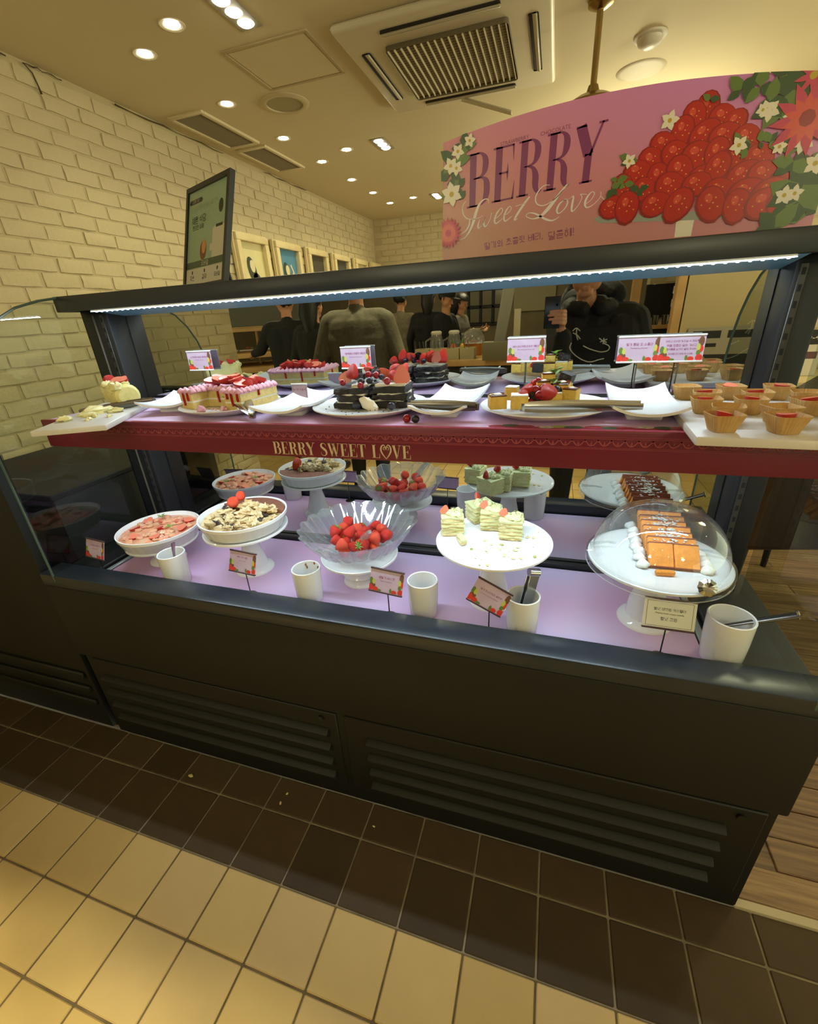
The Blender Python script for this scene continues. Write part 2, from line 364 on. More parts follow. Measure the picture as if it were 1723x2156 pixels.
CARDS = ['스트로베리 바닐라 롤케이크', '블랙베리 초콜릿 케이크', '베리 마스카포네 치즈 케이크', '딸기 퐁당 오 쇼콜라', '맛있고 신선하게 드실 수 있도록', '먹을 만큼만 덜어 가시고', '음식물을 남기지 말아 주세요', '감사합니다 맛있게 드세요',
         '스트로베리 타피오카', '베리 큐브 젤리', '생딸기 바스켓', '딸기 피스타치오 밀푀유', '월넛 생크림 카스텔라', '딸기의 수플레']
ENG = ['Strawberry roll cake', 'Blackberry chocolate cake', 'Berry mascarpone cheese cake', 'Fondant au chocolat', 'Strawberry Tapioca', 'Berry cube jelly', 'Fresh strawberry', 'Strawberry pistachio millefeuille', 'Walnut fresh cream castella', 'Strawberry souffle']
letters(ENG+['STRAWBERRY', 'CHOCOLATE', 'D-43'])

# ---------------------------------------------------------------- surface materials
m_wall = M('cream_painted_brick', 'c3b591', 0.75, var=0.06, scale=3, bump=0.35, bscale=45)
m_mortar = M('cream_mortar', 'b8aa86', 0.85, var=0.05, scale=5, bump=0.25, bscale=70)
m_ceil = M('ceiling_paint', 'd8cba8', 0.8, var=0.02, scale=2, bump=0.04, bscale=90)
m_tan = [M('tan_tile_%d' % i, c, 0.6, spec=.3, var=0.05, scale=5, bump=0.06, bscale=25) for i, c in enumerate(('c2a468', 'c8ab6f', 'bc9f63', 'c5a973'))]
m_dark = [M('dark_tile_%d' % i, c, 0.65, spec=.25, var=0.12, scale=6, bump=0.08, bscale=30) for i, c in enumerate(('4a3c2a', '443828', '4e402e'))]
m_grout = M('grout', '6b5a3c', 0.9, var=0.25, scale=15)
m_grout2 = M('pale_grout', '857a66', 0.9, var=0.25, scale=15)
m_wood = [wood_mat('floor_plank_%d' % i, c, d) for i, (c, d) in enumerate((('6b5236', '9c7d54'), ('5f4830', '8a6d49'), ('775b3c', 'a58860')))]
m_black = M('black_powder_coat', '121417', 0.5, var=0.1, scale=20)
m_blk2 = M('black_panel', '0b0b09', 0.65, var=0.15, scale=8)
m_ledge = M('slate_ledge', '262d35', 0.3, var=0.15, scale=10)
m_white = M('white_gloss_porcelain', 'eef0f1', 0.12)
m_steel = M('brushed_steel', 'b9bab8', 0.22, metal=1.0)
m_dsteel = M('dark_steel', '6d6a66', 0.3, metal=1.0)
m_mirror = M('mirror_silver', 'c6c8c2', 0.0, metal=1.0)
m_glass = thin_glass('side_glass', 'dfe9e4', f0=0.035)
m_gedge = M('glass_edge', '4c6058', 0.2)
m_woodc = M('light_wood', 'b08a55', 0.5, col2='c39c66', scale=6)

# ---------------------------------------------------------------- floor
floor = struct(MB().box(-7, 6, -8.5, 0.812, -0.08, -0.004).build('floor', m_grout))
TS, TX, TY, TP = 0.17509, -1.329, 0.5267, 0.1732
def tile_mesh(w, d, mt):
    g = 0.0025; b = MB(); b.rbox(g, w-g, g, d-g, -0.02, 0.0, 0.0025, 1); return b.mesh('tile', mt, smooth=None)
tan_me = [tile_mesh(TS, TP, m_) for m_ in m_tan]; drk_me = [tile_mesh(TS, TP, m_) for m_ in m_dark]
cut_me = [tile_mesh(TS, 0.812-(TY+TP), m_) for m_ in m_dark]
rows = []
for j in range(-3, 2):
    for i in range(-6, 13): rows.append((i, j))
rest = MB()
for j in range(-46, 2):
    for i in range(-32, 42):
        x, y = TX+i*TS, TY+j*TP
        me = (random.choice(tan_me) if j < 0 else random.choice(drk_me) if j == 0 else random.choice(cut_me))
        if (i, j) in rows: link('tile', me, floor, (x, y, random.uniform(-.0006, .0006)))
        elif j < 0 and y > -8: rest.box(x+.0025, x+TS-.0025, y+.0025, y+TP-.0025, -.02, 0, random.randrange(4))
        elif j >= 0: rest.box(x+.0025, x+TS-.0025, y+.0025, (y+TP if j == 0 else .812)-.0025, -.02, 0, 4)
tag(rest.build('tile_field', m_tan+[m_dark[0]], floor, smooth=None), kind='stuff')
MB().box(-3, 5, TY, .812, -.0045, -.0035).build('pale_grout_bed', m_grout2, floor, smooth=None)
woodf = struct(MB().box(-2.42, 6, .83, 7, -.08, -.006).build('floor_wood', m_wood[1]))
Lk, Wk = .62, .098
pk = MB().rbox(-Lk/2+.0015, Lk/2-.0015, -Wk/2+.0015, Wk/2-.0015, -.02, 0, .0025, 1)
pl_me = [pk.mesh('plank', m_, smooth=None) for m_ in m_wood]
for j in range(27):
    for i in range(4 if j < 12 else 5):
        link('plank', random.choice(pl_me), woodf, (.50+Lk*(i+.5)-(.23, .0, .41)[j % 3]+.2, .8345+Wk*(j+.5), random.uniform(-.0012, .0008)))
o = struct(MB().rbox(.56, 6, .808, .834, -.01, .006, .003, 1).build('trim_1', M('threshold_metal', 'b5aa8c', .5)))

# ---------------------------------------------------------------- walls of painted brick
BL, BH = .195, .0695
def brick_mesh(seed, mt):
    rnd = random.Random(seed); b = MB(); nx, nz = 5, 3; w, h = BL-.011, BH-.010; vs = []
    for k in range(nz):
        for i in range(nx):
            e = (i in (0, nx-1)) or (k in (0, nz-1))
            vs.append((w*i/(nx-1)-w/2+rnd.uniform(-.002, .002), -(.0018 if e else .0058)-rnd.uniform(0, .0045), h*k/(nz-1)-h/2+rnd.uniform(-.0025, .0025)))
    k0 = len(vs); ring = [0, 1, 2, 3, 4, 9, 14, 13, 12, 11, 10, 5]
    vs += [(vs[r][0]*1.01, .004, vs[r][2]*1.03) for r in ring]
    fs = [(k*nx+i, k*nx+i+1, (k+1)*nx+i+1, (k+1)*nx+i) for k in range(nz-1) for i in range(nx-1)]
    fs += [(ring[i], k0+i, k0+(i+1) % 12, ring[(i+1) % 12]) for i in range(12)]
    return b.add(vs, fs)
bricks_src = [brick_mesh(s, m_wall) for s in range(8)]
brick_me = [b.mesh('brick', m_wall, smooth=50) for b in bricks_src]
def brick_wall(core, origin, rz, length, z0, z1, nmax, near, keep=lambda p: True):
    """bricks on the face that looks along local -y; origin at the local left end"""
    T = TR(*origin, rz=rz); spots = []; k = 0; z = z0+BH/2
    while z < z1-.02:
        x = BL/2-(BL/2 if k % 2 else 0)
        while x < length+BL*.4:
            if BL*.3 < x < length-BL*.3: spots.append((T @ Vector((x, 0, z)), x, z))
            x += BL
        z += BH; k += 1
    spots.sort(key=lambda s: (not keep(s[0]), (s[0]-Vector(near)).length))
    field = MB()
    for n, (p, x, z) in enumerate(spots):
        rr = random.uniform(-.006, .006)
        sc_ = (random.uniform(.93, 1.03), random.uniform(.6, 1.5), random.uniform(.9, 1.04))
        if n < nmax and keep(p): link('brick', random.choice(brick_me), core, p, (random.uniform(-.02, .02), random.uniform(-.012, .012), rz+rr)).scale = sc_
        else:
            src = random.choice(bricks_src); field.add(src.v, src.f, 0, TR(*p, rz=rz+rr, s=sc_))
    if field.v: tag(field.build('brick_field', m_wall, core, smooth=50), kind='stuff')
wl = struct(MB().box(-2.56, -2.404, -.57, 6.6, 0, CEIL).build('wall_left', m_mortar))
brick_wall(wl, (-2.404, -.57, 0), PI/2, 6.96, .28, CEIL-.01, 300, (-.6, 1.2, 1.8), keep=lambda p: p.y > 1.3 and p.z > 1.1)
wf = struct(MB().box(-2.5, 1.45, 6.394, 6.6, 0, CEIL).build('wall_far', m_mortar))
brick_wall(wf, (-2.404, 6.394, 0), 0, 3.8, .3, CEIL-.01, 0, (0, 0, 0))
wp = struct(MB().box(1.15, 4.2, 4.1, 4.3, 0, CEIL).build('wall_right', m_mortar))
brick_wall(wp, (1.15, 4.1, 0), 0, 3.0, .3, CEIL-.01, 70, (1.72, 4.0, 1.4))
# rough dark cracks where the wall paint meets the ceiling
ck = MB()
for y0, y1, dz in ((1.72, 1.95, 0), (2.02, 2.2, 0), (2.5, 3.4, 0), (3.9, 4.6, 0)):
    pts = []
    n = 8
    for i in range(n+1): pts.append((-2.392+random.uniform(0, .004), y0+(y1-y0)*i/n, CEIL-.012+random.uniform(-.006, .004)))
    ck.tube(pts, [random.uniform(.0012, .004) for _ in pts], 5)
pts = [(-2.388, 2.02, 2.585), (-2.386, 2.05, 2.56), (-2.386, 2.06, 2.52), (-2.386, 2.065, 2.49)]
ck.tube(pts, [.002, .003, .003, .005], 5)
ck.build('paint_crack', M('crack', '4a3d28', .9), wl)

# ---------------------------------------------------------------- ceiling and its fittings
ceil = struct(MB().box(-7, 6, -8.5, 6.9, CEIL, CEIL+.1).build('ceiling', m_ceil, smooth=None))
m_lens = M('lamp_lens', 'fff4dc', .3, emis=26, ecol=(1, .95, .75)); m_ring = M('downlight_trim', 'd9cfb2', .35)
def downlight(x, y, label, group, energy, r=.038, size=2.3, blend=.7):
    t = thing('downlight', label, 'ceiling light', (x, y, CEIL), group=group)
    MB().lathe([(r*1.0, -.001), (r*1.32, -.003), (r*1.38, -.001), (r*1.38, .002), (r, .012), (r, -.001)], 20, cap0=False, cap1=False).build('trim_ring', m_ring, t)
    MB().lathe([(0, -.0045), (r*.7, -.003), (r*.98, .002)], 20).build('lens', m_lens, t)
    spot('downlight_lamp', x, y, energy, size, parent=t).data.spot_blend = blend
    return t
EN = 7
for n, y in enumerate((2.217, 2.789, 3.382, 3.949, 4.531, 5.064, 5.589)):
    downlight(-1.88, y, '%s downlight of the row beside the brick wall' % ORD[n], 'downlights along the brick wall', EN)
for n, (x, y) in enumerate(((-1.61, 2.097), (-1.592, 3.79), (-1.579, 5.489))):
    downlight(x, y, '%s single downlight between the wall row and the triple lamps' % ORD[n], 'inner single downlights', EN)
def triple(x, y, label, energy, r=.036, aim=None):
    t = thing('triple_spotlight', label, 'ceiling light', (x, y, CEIL), group='triple ceiling spotlights')
    MB().rbox(-.055, .055, -.125, .125, -.004, .01, .003, 1).build('housing', M('spot_housing', '8c8168', .5), t)
    for k in (-1, 0, 1):
        MB().lathe([(0, -.012), (r*.7, -.010), (r*.95, -.004)], 18).build('lens', m_lens, t, (0, k*.078, 0))
    l_ = spot('spotlight_lamp', x, y, energy*2.0, parent=t)
    if aim:
        l_.data.spot_size = 1.25; l_.rotation_euler = Vector(aim).to_track_quat('-Z', 'Y').to_euler()
triple(-1.327, 2.126, 'bright triple spotlight at the top edge above the access panel', EN*2)
triple(-1.312, 3.805, 'small triple spotlight in dark frame farther along the ceiling', EN)
triple(-1.33, 5.55, 'farthest triple spotlight half behind the banner edge', EN)
# unseen downlights added behind the viewer to raise the room brightness
for n, (x, y) in enumerate(((-4.2, -1.0), (2.2, -2.6), (-3.2, -1.6), (-1.4, -1.4), (.5, -1.7), (-3.2, -3.6), (-1.3, -3.4), (.8, -3.6), (-2.4, -5.4), (-.4, -5.4))):
    downlight(x, y, 'added unseen ceiling downlight over the buffet aisle behind, lamp %s of ten' % NTH[n], 'added downlights over the buffet', EN*1.3)
for n, x in enumerate((-1.75, -1.15, -.55, .05)): downlight(x, -.75, 'added unseen narrow beam downlight over the tan tiles, %s from the left' % NTH[n], 'added narrow downlights over the tan tiles', 125, size=.83, blend=.22)  # added beams out of view, brighten the tan tiles before the case
for n, (x, y) in enumerate(((1.4, 2.4), (1.6, 3.4), (2.6, 1.6))):  # unseen lamps added to lift the light at the right
    downlight(x, y, '%s added unseen downlight over the seating to the right' % ORD[n], 'added downlights over the seating', EN*.4)
# warm globes added out of view to brighten the ceiling and room
for n, (x, y, e_) in enumerate(((-.9, -1.3, 24), (-3.3, -2.6, 34), (1.5, -1.2, 26), (-1.2, -4.6, 40), (1.75, 2.3, 26), (.47, 3.98, 30), (.42, 5.3, 30))):
    t = thing('fill_globe', 'added unseen glass globe pendant lamp %s' % ('hanging over the aisle behind, %s of four' % NTH[n] if n < 4 else ('hanging over the seating to the right', 'hidden behind the banner, nearer one', 'hidden behind the banner, farther one')[n-4]), 'lamp', (x, y, CEIL), group='added globe pendants')
    MB().lathe([(0, -.02), (.04, -.02), (.045, 0), (0, 0)], 20).build('ceiling_cap', m_ring, t); MB().tube([(0, 0, -.02), (0, 0, -.24)], .004, 6).build('cord', m_black, t)
    MB().ball(.11, n=24, k=16, T=TR(0, 0, -.34)).build('globe', M('fill_globe_glass', 'fff0d4', .3, emis=9, ecol=(1, .9, .58)), t)
    l = bpy.data.lights.new('fill_globe_lamp', 'POINT'); l.energy = e_; l.color = WARM; l.shadow_soft_size = .12; lo = bpy.data.objects.new('fill_globe_lamp', l); C.objects.link(lo); lo.parent = t; lo.location = (0, 0, -.5)
# access panel
ap = thing('ceiling_access_panel', 'square painted access panel set flush in the ceiling', 'access panel', (-1.345, 2.55, CEIL))
MB().rbox(-.2, .2, -.185, .185, -.003, .004, .002, 1).build('hatch', m_ceil, ap)
fr = MB()
for a, b, c, d in ((-.222, .222, -.207, -.19), (-.222, .222, .19, .207), (-.222, -.205, -.19, .19), (.205, .222, -.19, .19)): fr.rbox(a, b, c, d, -.005, .004, .002, 1)
fr.build('frame', M('panel_trim', 'b8a982', .6), ap)
# round grilles
def disc(name, x, y, r, label, cat, prof, mt):
    t = thing(name, label, cat, (x, y, CEIL)); MB().lathe(prof, 36, cap1=False).build('ring', mt, t); return t
d1 = disc('ceiling_speaker', -1.588, 2.927, .12, 'round recessed ceiling speaker with a grey inner ring near the wall', 'speaker', [(.1, .012), (.105, -.008), (.125, -.01), (.14, -.002), (.142, .004)], M('speaker_rim', 'c9bb96', .5))
MB().lathe([(0, .004), (.07, .003), (.102, -.003)], 32).build('cone', M('speaker_grey', 'a09575', .6), d1)
d2 = disc('ceiling_speaker', .34, 3.415, .12, 'flat round ceiling speaker above the banner', 'speaker', [(0, -.006), (.1, -.006), (.12, -.004), (.128, .002)], M('speaker_flat', 'bfb294', .6))
d3 = disc('smoke_detector', .328, 3.059, .07, 'small domed smoke detector beside the hanging pole', 'smoke detector', [(0, -.045), (.03, -.042), (.05, -.03), (.058, -.012), (.072, -.008), (.074, .002)], M('detector_white', 'cfc8ba', .35))
# two long air grilles beside the wall
for n, (y0, y1) in enumerate(((2.78, 3.36), (3.42, 3.99))):
    t = thing('air_diffuser', '%s long dark air grille in the ceiling beside the brick wall' % ('nearer' if n == 0 else 'farther'), 'air grille', (-2.18, (y0+y1)/2, CEIL), group='ceiling air grilles')
    h = (y1-y0)/2; f_ = MB()
    for a, b, c, d in ((-.125, .125, -h, -h+.025), (-.125, .125, h-.025, h), (-.125, -.098, -h+.025, h-.025), (.098, .125, -h+.025, h-.025)): f_.rbox(a, b, c, d, -.014, .003, .004, 1)
    f_.build('frame', m_ceil, t)
    MB().box(-.098, .098, -h+.025, h-.025, -.001, .002).build('plenum', M('plenum_dark', '6d6248', .8), t)
    sl = MB().rbox(-.0025, .0025, -h+.026, h-.026, -.009, -.001, .001, 1).mesh('slat', M('slat_grey', '94876a', .6), None)
    for k in range(17): link('slat', sl, t, (-.09+k*.01125, 0, 0), (0, .5, 0))
# cassette air conditioner
ac = thing('air_conditioner', 'white ceiling cassette air conditioner with a square grille', 'air conditioner', (-.56, 2.81, CEIL))
m_ac = M('ac_plastic', 'd6cdb4', .4)
q = MB(); q.rbox(-.46, .46, -.46, .46, -.035, .0, .02, 3); q.build('panel', m_ac, ac)
q = MB()
for x in [(-.265+.53*i/17) for i in range(18)]: q.box(x-.0022, x+.0022, -.265, .265, -.052, -.036)
q.build('grille_bars', M('grille_cream', 'd9cfb0', .45), ac)
me = MB().rbox(-.265, .265, -.004, .004, -.05, -.042, .002, 1).mesh('grille_slat', M('grille_slat', 'a89b78', .5), None)
for i in range(24): link('grille_slat', me, ac, (0, -.253+.506*i/23, .002), (.5, 0, 0))
MB().rbox(-.275, .275, -.275, .275, -.042, -.034, .02, 3).build('grille_backing', M('grille_dark', '6a5f48', .8), ac)
m_slot = M('ac_slot_dark', '15130f', .6); m_vane = M('ac_vane', 'b9ae92', .4)
for k, (dx, dy, rz) in enumerate(((-.375, 0, 0), (.375, 0, 0), (0, .375, PI/2), (0, -.375, PI/2))):
    s_ = MB().rbox(-.022, .022, -.255, .255, -.039, -.030, .01, 2).build('outlet_slot', m_slot, ac, (dx, dy, 0), (0, 0, rz))
    MB().rbox(-.010, .010, -.255, .255, -.008, .004, .003, 1).build('vane', m_vane, s_, (.006, 0, -.036), (0, .4 if k < 3 else -.7, 0))
MB().rbox(-.03, .03, -.25, .25, -.01, .0, .004, 1).build('open_flap', m_vane, ac, (0, .43, -.045), (.35, 0, PI/2))
# hanging lamp on a metal pole
pn = thing('pendant_lamp', 'brass coloured bell pendant lamp on a long pole behind the banner', 'lamp', (.08, 2.668, CEIL))
m_brass = M('brass', 'a58f5c', .25, metal=1.0)
MB().lathe([(.05, 0), (.05, -.015), (.02, -.03), (.0, -.03)], 20).build('canopy_cap', m_brass, pn)
MB().lathe([(.0135, -.3), (.0135, -.02)], 14).build('pole', m_brass, pn)
MB().lathe([(.125, -.46), (.128, -.455), (.13, -.38), (.118, -.335), (.07, -.31), (.03, -.30), (.02, -.27), (.0, -.27)], 32, cap0=False).build('shade', m_brass, pn)
MB().ball(.045, T=TR(0, 0, -.42)).build('bulb', M('bulb', 'fff0d0', .4, emis=6, ecol=(1, .8, .5)), pn)
# ---------------------------------------------------------------- the display case
X0, X1 = -1.57, .575
case = thing('display_case', 'long black self-service dessert display case with mirror back, red shelf fascia and lit canopy', 'display case', (0, 0, 0))
q = MB(); q.box(X0+.02, X1-.012, .813, 1.42, .0, .40); q.build('plinth', m_blk2, case, smooth=None)
q = MB(); q.rbox(X0, X1, .800, 1.42, .40, .70, .006, 2); q.build('cabinet', m_blk2, case)
q = MB(); q.rbox(X0, X1, .798, .876, .70, .745, .006, 2); q.build('front_ledge', m_ledge, case)
for xa, xb in ((X0, -1.43), (.41, X1)): MB().rbox(xa, xb, .876, 1.30, .70, .722, .004, 1).build('side_sill', m_black, case)
MB().box(-1.43, .41, .876, 1.27, .70, .704).build('deck', M('deck_metal', '3a4046', .4), case, smooth=None)
m_mat = M('pink_paper_mat', 'dbb0d8', .55, col2='cdbde2', scale=2.6, detail=1)
MB().rbox(-1.405, .383, .884, 1.243, .7042, .707, .001, 1).build('deck_mat', m_mat, case)
MB().rbox(.386, .402, .884, 1.243, .704, .712, .002, 1).build('edge_strip', M('aluminium_strip', 'aeb9bf', .3, metal=.4), case)
MB().rbox(-1.424, -1.408, .884, 1.243, .704, .712, .002, 1).build('edge_strip', MATS['aluminium_strip'], case)
q = MB(); q.rbox(-1.40, .455, 1.248, 1.268, .70, .722, .003, 1); q.build('mirror_rail', m_black, case)
q = MB()
q.box(-1.40, .455, 1.27, 1.275, .705, 1.54); q.build('mirror', m_mirror, case, smooth=None)
q = MB(); q.rbox(X0+.03, X1-.03, 1.277, 1.31, .70, 1.53, .003, 1); q.build('back_board', m_black, case)
# corner posts with slotted shelf rails
for n, (xa, xb) in enumerate(((-1.515, -1.402), (.457, .523))):
    p_ = MB().rbox(xa, xb, 1.20, 1.31, .70, 1.53, .006, 2).build('post', m_black, case)
    xc = -1.425 if n == 0 else .472
    rail = MB().rbox(xc-.007, xc+.007, 1.1965, 1.2005, .73, 1.51, .001, 1).build('slotted_rail', M('rail_metal', '7d776c' if n else '4b4b49', .4, metal=.7), p_)
    sl = MB()
    for k in range(25): sl.box(xc-.0032, xc+.0032, 1.1955, 1.197, .745+k*.031, .758+k*.031)
    sl.build('rail_slots', M('slot_black', '050505', .8), p_)
    if n == 0:
        MB().rbox(-1.462, -1.458, 1.195, 1.201, .73, 1.51, .001, 1).build('post_groove', M('groove_edge', '5a5348', .5), p_)
# canopy with its lamp strip
cp = MB()
cp.rbox(-1.522, .535, 1.130, 1.142, 1.523, 1.568, .003, 2)            # front lip
cp.rbox(-1.522, .535, 1.138, 1.40, 1.548, 1.568, .003, 2)             # top
cp.rbox(-1.522, -1.51, 1.14, 1.40, 1.523, 1.552, .002, 1); cp.rbox(.523, .535, 1.14, 1.40, 1.523, 1.552, .002, 1)
cp.rbox(-1.522, .535, 1.28, 1.40, 1.523, 1.552, .002, 1)
canopy = cp.build('canopy', M('canopy_slate', '232a33', .35, var=.08, scale=14), case)
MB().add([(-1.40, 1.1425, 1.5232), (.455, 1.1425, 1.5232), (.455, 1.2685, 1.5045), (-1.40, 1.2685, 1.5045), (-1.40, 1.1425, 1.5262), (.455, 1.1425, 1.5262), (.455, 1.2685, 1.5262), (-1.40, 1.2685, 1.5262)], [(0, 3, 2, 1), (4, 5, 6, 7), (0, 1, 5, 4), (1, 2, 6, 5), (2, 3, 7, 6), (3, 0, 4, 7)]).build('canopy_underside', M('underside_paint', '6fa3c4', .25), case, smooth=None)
MB().rbox(-1.38, .43, 1.131, 1.1425, 1.5190, 1.5235, .001, 1).build('light_strip', M('strip_housing', 'dfe6ea', .4), case)
strip = case.children[-1] if False else [c for c in bpy.data.objects if c.name.startswith('light_strip')][0]
m_led = M('led_emitter', 'eaf8ff', .3, emis=16, ecol=(.80, .94, 1.0))
led = MB().ball(.0042, .0034, .0034, 8, 5).mesh('led', m_led)
NL = 86
for i in range(NL): link('led', led, strip, (-1.372+1.793*i/(NL-1), 1.1450, 1.5195))
MB().box(-1.38, .43, 1.1305, 1.1425, 1.5180, 1.5190).build('lit_edge', M('lit_edge', 'eaf8ff', .3, emis=5, ecol=(.78, .93, 1.0)), strip, smooth=None)
area('canopy_lamp', (-.475, 1.153, 1.5155), 1.80, .006, 5.2, COOL, (math.radians(-22), 0, 0))
# shelf
ZS = 1.236
MB().rbox(-1.40, .452, .905, 1.262, 1.222, 1.232, .002, 1).build('shelf', m_black, case)
MB().rbox(-1.395, .45, .90, 1.24, 1.2325, ZS, .001, 1).build('shelf_mat', m_mat, case)
for x in (-1.36, -.47, .41): MB().rbox(x-.008, x+.008, .95, 1.26, 1.19, 1.222, .003, 1).build('shelf_bracket', m_black, case)
m_red = M('burgundy_fascia', '6a1430', .38, var=.06, scale=6)
FAS = MB(); FAS.rbox(-1.412, .463, .888, .899, 1.158, 1.2365, .003, 2)
fas = FAS.build('fascia', m_red, case)
area('shelf_lamp', (-.475, .945, 1.205), 1.80, .012, 7.6, COOL, (math.radians(20), 0, 0))
MB().rbox(-1.39, .44, .925, .94, 1.208, 1.221, .002, 1).build('shelf_light_housing', M('strip_housing2', 'c8d0d6', .4), case)
# printed lace border and lettering on the fascia
TF = Matrix.Translation((0, .8872, 0)) @ XZ
lace = MB()
n = 78
for i in range(n):
    x = -1.395+1.845*(i+.5)/n; w = 1.845/n; z = 1.2135
    lace.ribbon(arcpts([(x-w/2, z+.006, .0012), (x-w*.25, z-.003, .0022), (x, z-.0065, .0016), (x+w*.25, z-.003, .0022), (x+w/2, z+.006, .0012)], 3), 0, TF)
    lace.ribbon([(x, z-.006, .004), (x, z+.002, .0015)], 0, TF); lace.ribbon([(x-.003, z-.0025, .0012), (x+.003, z-.0025, .0012)], 0, TF)
    lace.ribbon([(x-w/2, z+.0065, .003), (x-w/2, z+.0005, .001)], 0, TF); lace.ribbon([(x-w/2-.003, z+.004, .0014), (x-w/2+.003, z+.004, .0014)], 0, TF)
for z in (1.2245, 1.2215, 1.2035, 1.2010): lace.ribbon([(-1.40, z, .0008), (.455, z, .0008)], 0, TF)
lace.build('lace_print', M('lace_pink', '9d4a55', .5), fas, smooth=None)
MB().rbox(-1.41, .461, .8885, .9005, 1.2355, 1.2372, .0008, 1).build('edge_sheen_strip', M('edge_sheen', 'a2405a', .2), fas)  # sheen of the shelf front put in as a lighter strip
word = MB(); a = PY(578, 951, .888); b = PY(866, 960, .888)
serif(word, 'BERRY SWEET L@VE', b.x-a.x, .031, Matrix.Translation((a.x, .8868, 1.1645)) @ XZ)
word.build('lettering', M('cream_lettering', 'cbb8a0', .45), fas, smooth=None)
# printed strawberries along the right part of the shelf edge
sp_ = MB(); r_ = random.Random(9); TS_ = Matrix.Translation((0, 0, ZS+.0004)); dz_ = 0
sp_.flat([(-.11, .9005), (.30, .9005), (.30, .914), (-.09, .914)], 0, TS_)
for i in range(13):
    x, y = -.10+.031*i+r_.uniform(-.006, .006), .912+r_.uniform(-.004, .010); dz_ += .00004
    mi = (0, 1, 0, 2, 3, 1, 0, 1, 0, 2, 1, 0, 1)[i]; ww = .013 if mi == 2 else .019
    if mi == 2:
        for k in range(5): sp_.flat([(x+.009*math.cos(k*1.257)+.007*math.cos(t*.9), y+.007*math.sin(k*1.257)+.005*math.sin(t*.9)) for t in range(7)], 2, Matrix.Translation((0, 0, ZS+.0006+dz_)))
        sp_.flat([(x+.004*math.cos(t*.9), y+.003*math.sin(t*.9)) for t in range(7)], 3, Matrix.Translation((0, 0, ZS+.0008+dz_)))
    else: sp_.flat([(x+ww*math.cos(t*.524), y+.011*math.sin(t*.524)) for t in range(12)], mi, Matrix.Translation((0, 0, ZS+.0005+dz_)))
sp_.v = [(x, max(.9005, y), z) for x, y, z in sp_.v]
tag(sp_.build('shelf_print', [M('shelf_red', '9c1a26', .3), M('shelf_leaf', '3c5c38', .3), M('shelf_white', 'd8d5cc', .3), M('shelf_lime', 'a8b05a', .3)], case, smooth=None), kind='stuff')
# end glass
prof = [(.80, .722), (.80, 1.18), (.805, 1.25), (.82, 1.33), (.845, 1.40), (.885, 1.46), (.935, 1.505), (1.0, 1.537), (1.07, 1.555), (1.14, 1.565), (1.20, 1.565), (1.20, .722)]
for x, nm in ((-1.505, 'l'), (.535, 'r')):
    g = MB(); nn = len(prof)
    g.add([(x, y, z) for y, z in prof], [tuple(range(nn))])
    gl = g.build('side_glass', m_glass, case, smooth=None)
    MB().tube([(x, y, z) for y, z in prof[:10]], .0035, 6).build('glass_edge', m_gedge, gl)
# lower front: seam, louvred doors
m_louv = M('louvre_black', '0b0c0a', .65)
lv = MB().rbox(-.46, .46, -.012, .012, -.016, .016, .004, 2).mesh('louvre', m_louv)
for xa, xb in ((-1.52, -.54), (-.515, .545)):
    d_ = MB().rbox(xa, xb, .807, .816, .06, .385, .003, 1).build('louvre_door', m_blk2, case)
    for k in range(4): link('louvre', lv, d_, ((xa+xb)/2, .805, .105+k*.065), (.55, 0, 0))
    MB().lathe([(0, .0), (.009, .0), (.009, .006), (0, .006)], 12, T=TR(xb-.05, .807, .36, rx=PI/2)).build('screw', M('screw_dark', '0b0b0b', .5), d_)
# black partition that fills the gap to the brick wall
pt = thing('partition_panel', 'black partition between the display case and the brick wall', 'partition', (-1.99, .835, 0))
MB().rbox(-.40, .40, -.02, .02, .0, 1.19, .004, 2).build('panel', m_blk2, pt)
for k in range(3): MB().rbox(-.38, .38, -.032, -.019, .12+k*.07, .15+k*.07, .004, 1).build('louvre', m_louv, pt)
MB().rbox(-.405, .405, -.028, .028, 1.19, 1.205, .003, 1).build('top_rail', m_black, pt)

# ---------------------------------------------------------------- banner on the canopy
bn = thing('promotional_banner', 'pink arched promotional banner with a heap of strawberries and BERRY Sweet Love lettering', 'banner', (.098, 1.25, 1.568))
BT = lambda off: Matrix.Translation((0, -off, 0)) @ XZ
def bp_(u, v): p = PY(u, v, 1.246); return (p.x-.098, p.z-1.568)
top = [(-.378+.756*i/24, .247+.036*(1-((i-12)/12)**2)) for i in range(25)]
out = [(-.385, 0), (.385, 0)]+top[::-1]
mt = bpy.data.materials.new('banner_print'); mt.use_nodes = True; nt = mt.node_tree; b_ = nt.nodes['Principled BSDF']; b_.inputs['Roughness'].default_value = .33
tc = nt.nodes.new('ShaderNodeTexCoord'); sx = nt.nodes.new('ShaderNodeSeparateXYZ'); nt.links.new(tc.outputs['Object'], sx.inputs[0])
ad = nt.nodes.new('ShaderNodeMath'); ad.operation = 'MULTIPLY_ADD'; ad.inputs[1].default_value = .9; nt.links.new(sx.outputs['X'], ad.inputs[0])
ml = nt.nodes.new('ShaderNodeMath'); ml.operation = 'MULTIPLY_ADD'; ml.inputs[1].default_value = 2.6; ml.inputs[2].default_value = .12; nt.links.new(sx.outputs['Z'], ml.inputs[0]); nt.links.new(ml.outputs[0], ad.inputs[2])
rp = nt.nodes.new('ShaderNodeValToRGB'); nt.links.new(ad.outputs[0], rp.inputs[0])
for e, (p_, c_) in zip((rp.color_ramp.elements[0], rp.color_ramp.elements.new(.45), rp.color_ramp.elements[-1]), ((0.0, 'c08a78'), (.45, 'cb8399'), (1.0, 'cf86d2'))): e.position = p_; e.color = (*lin(c_), 1)
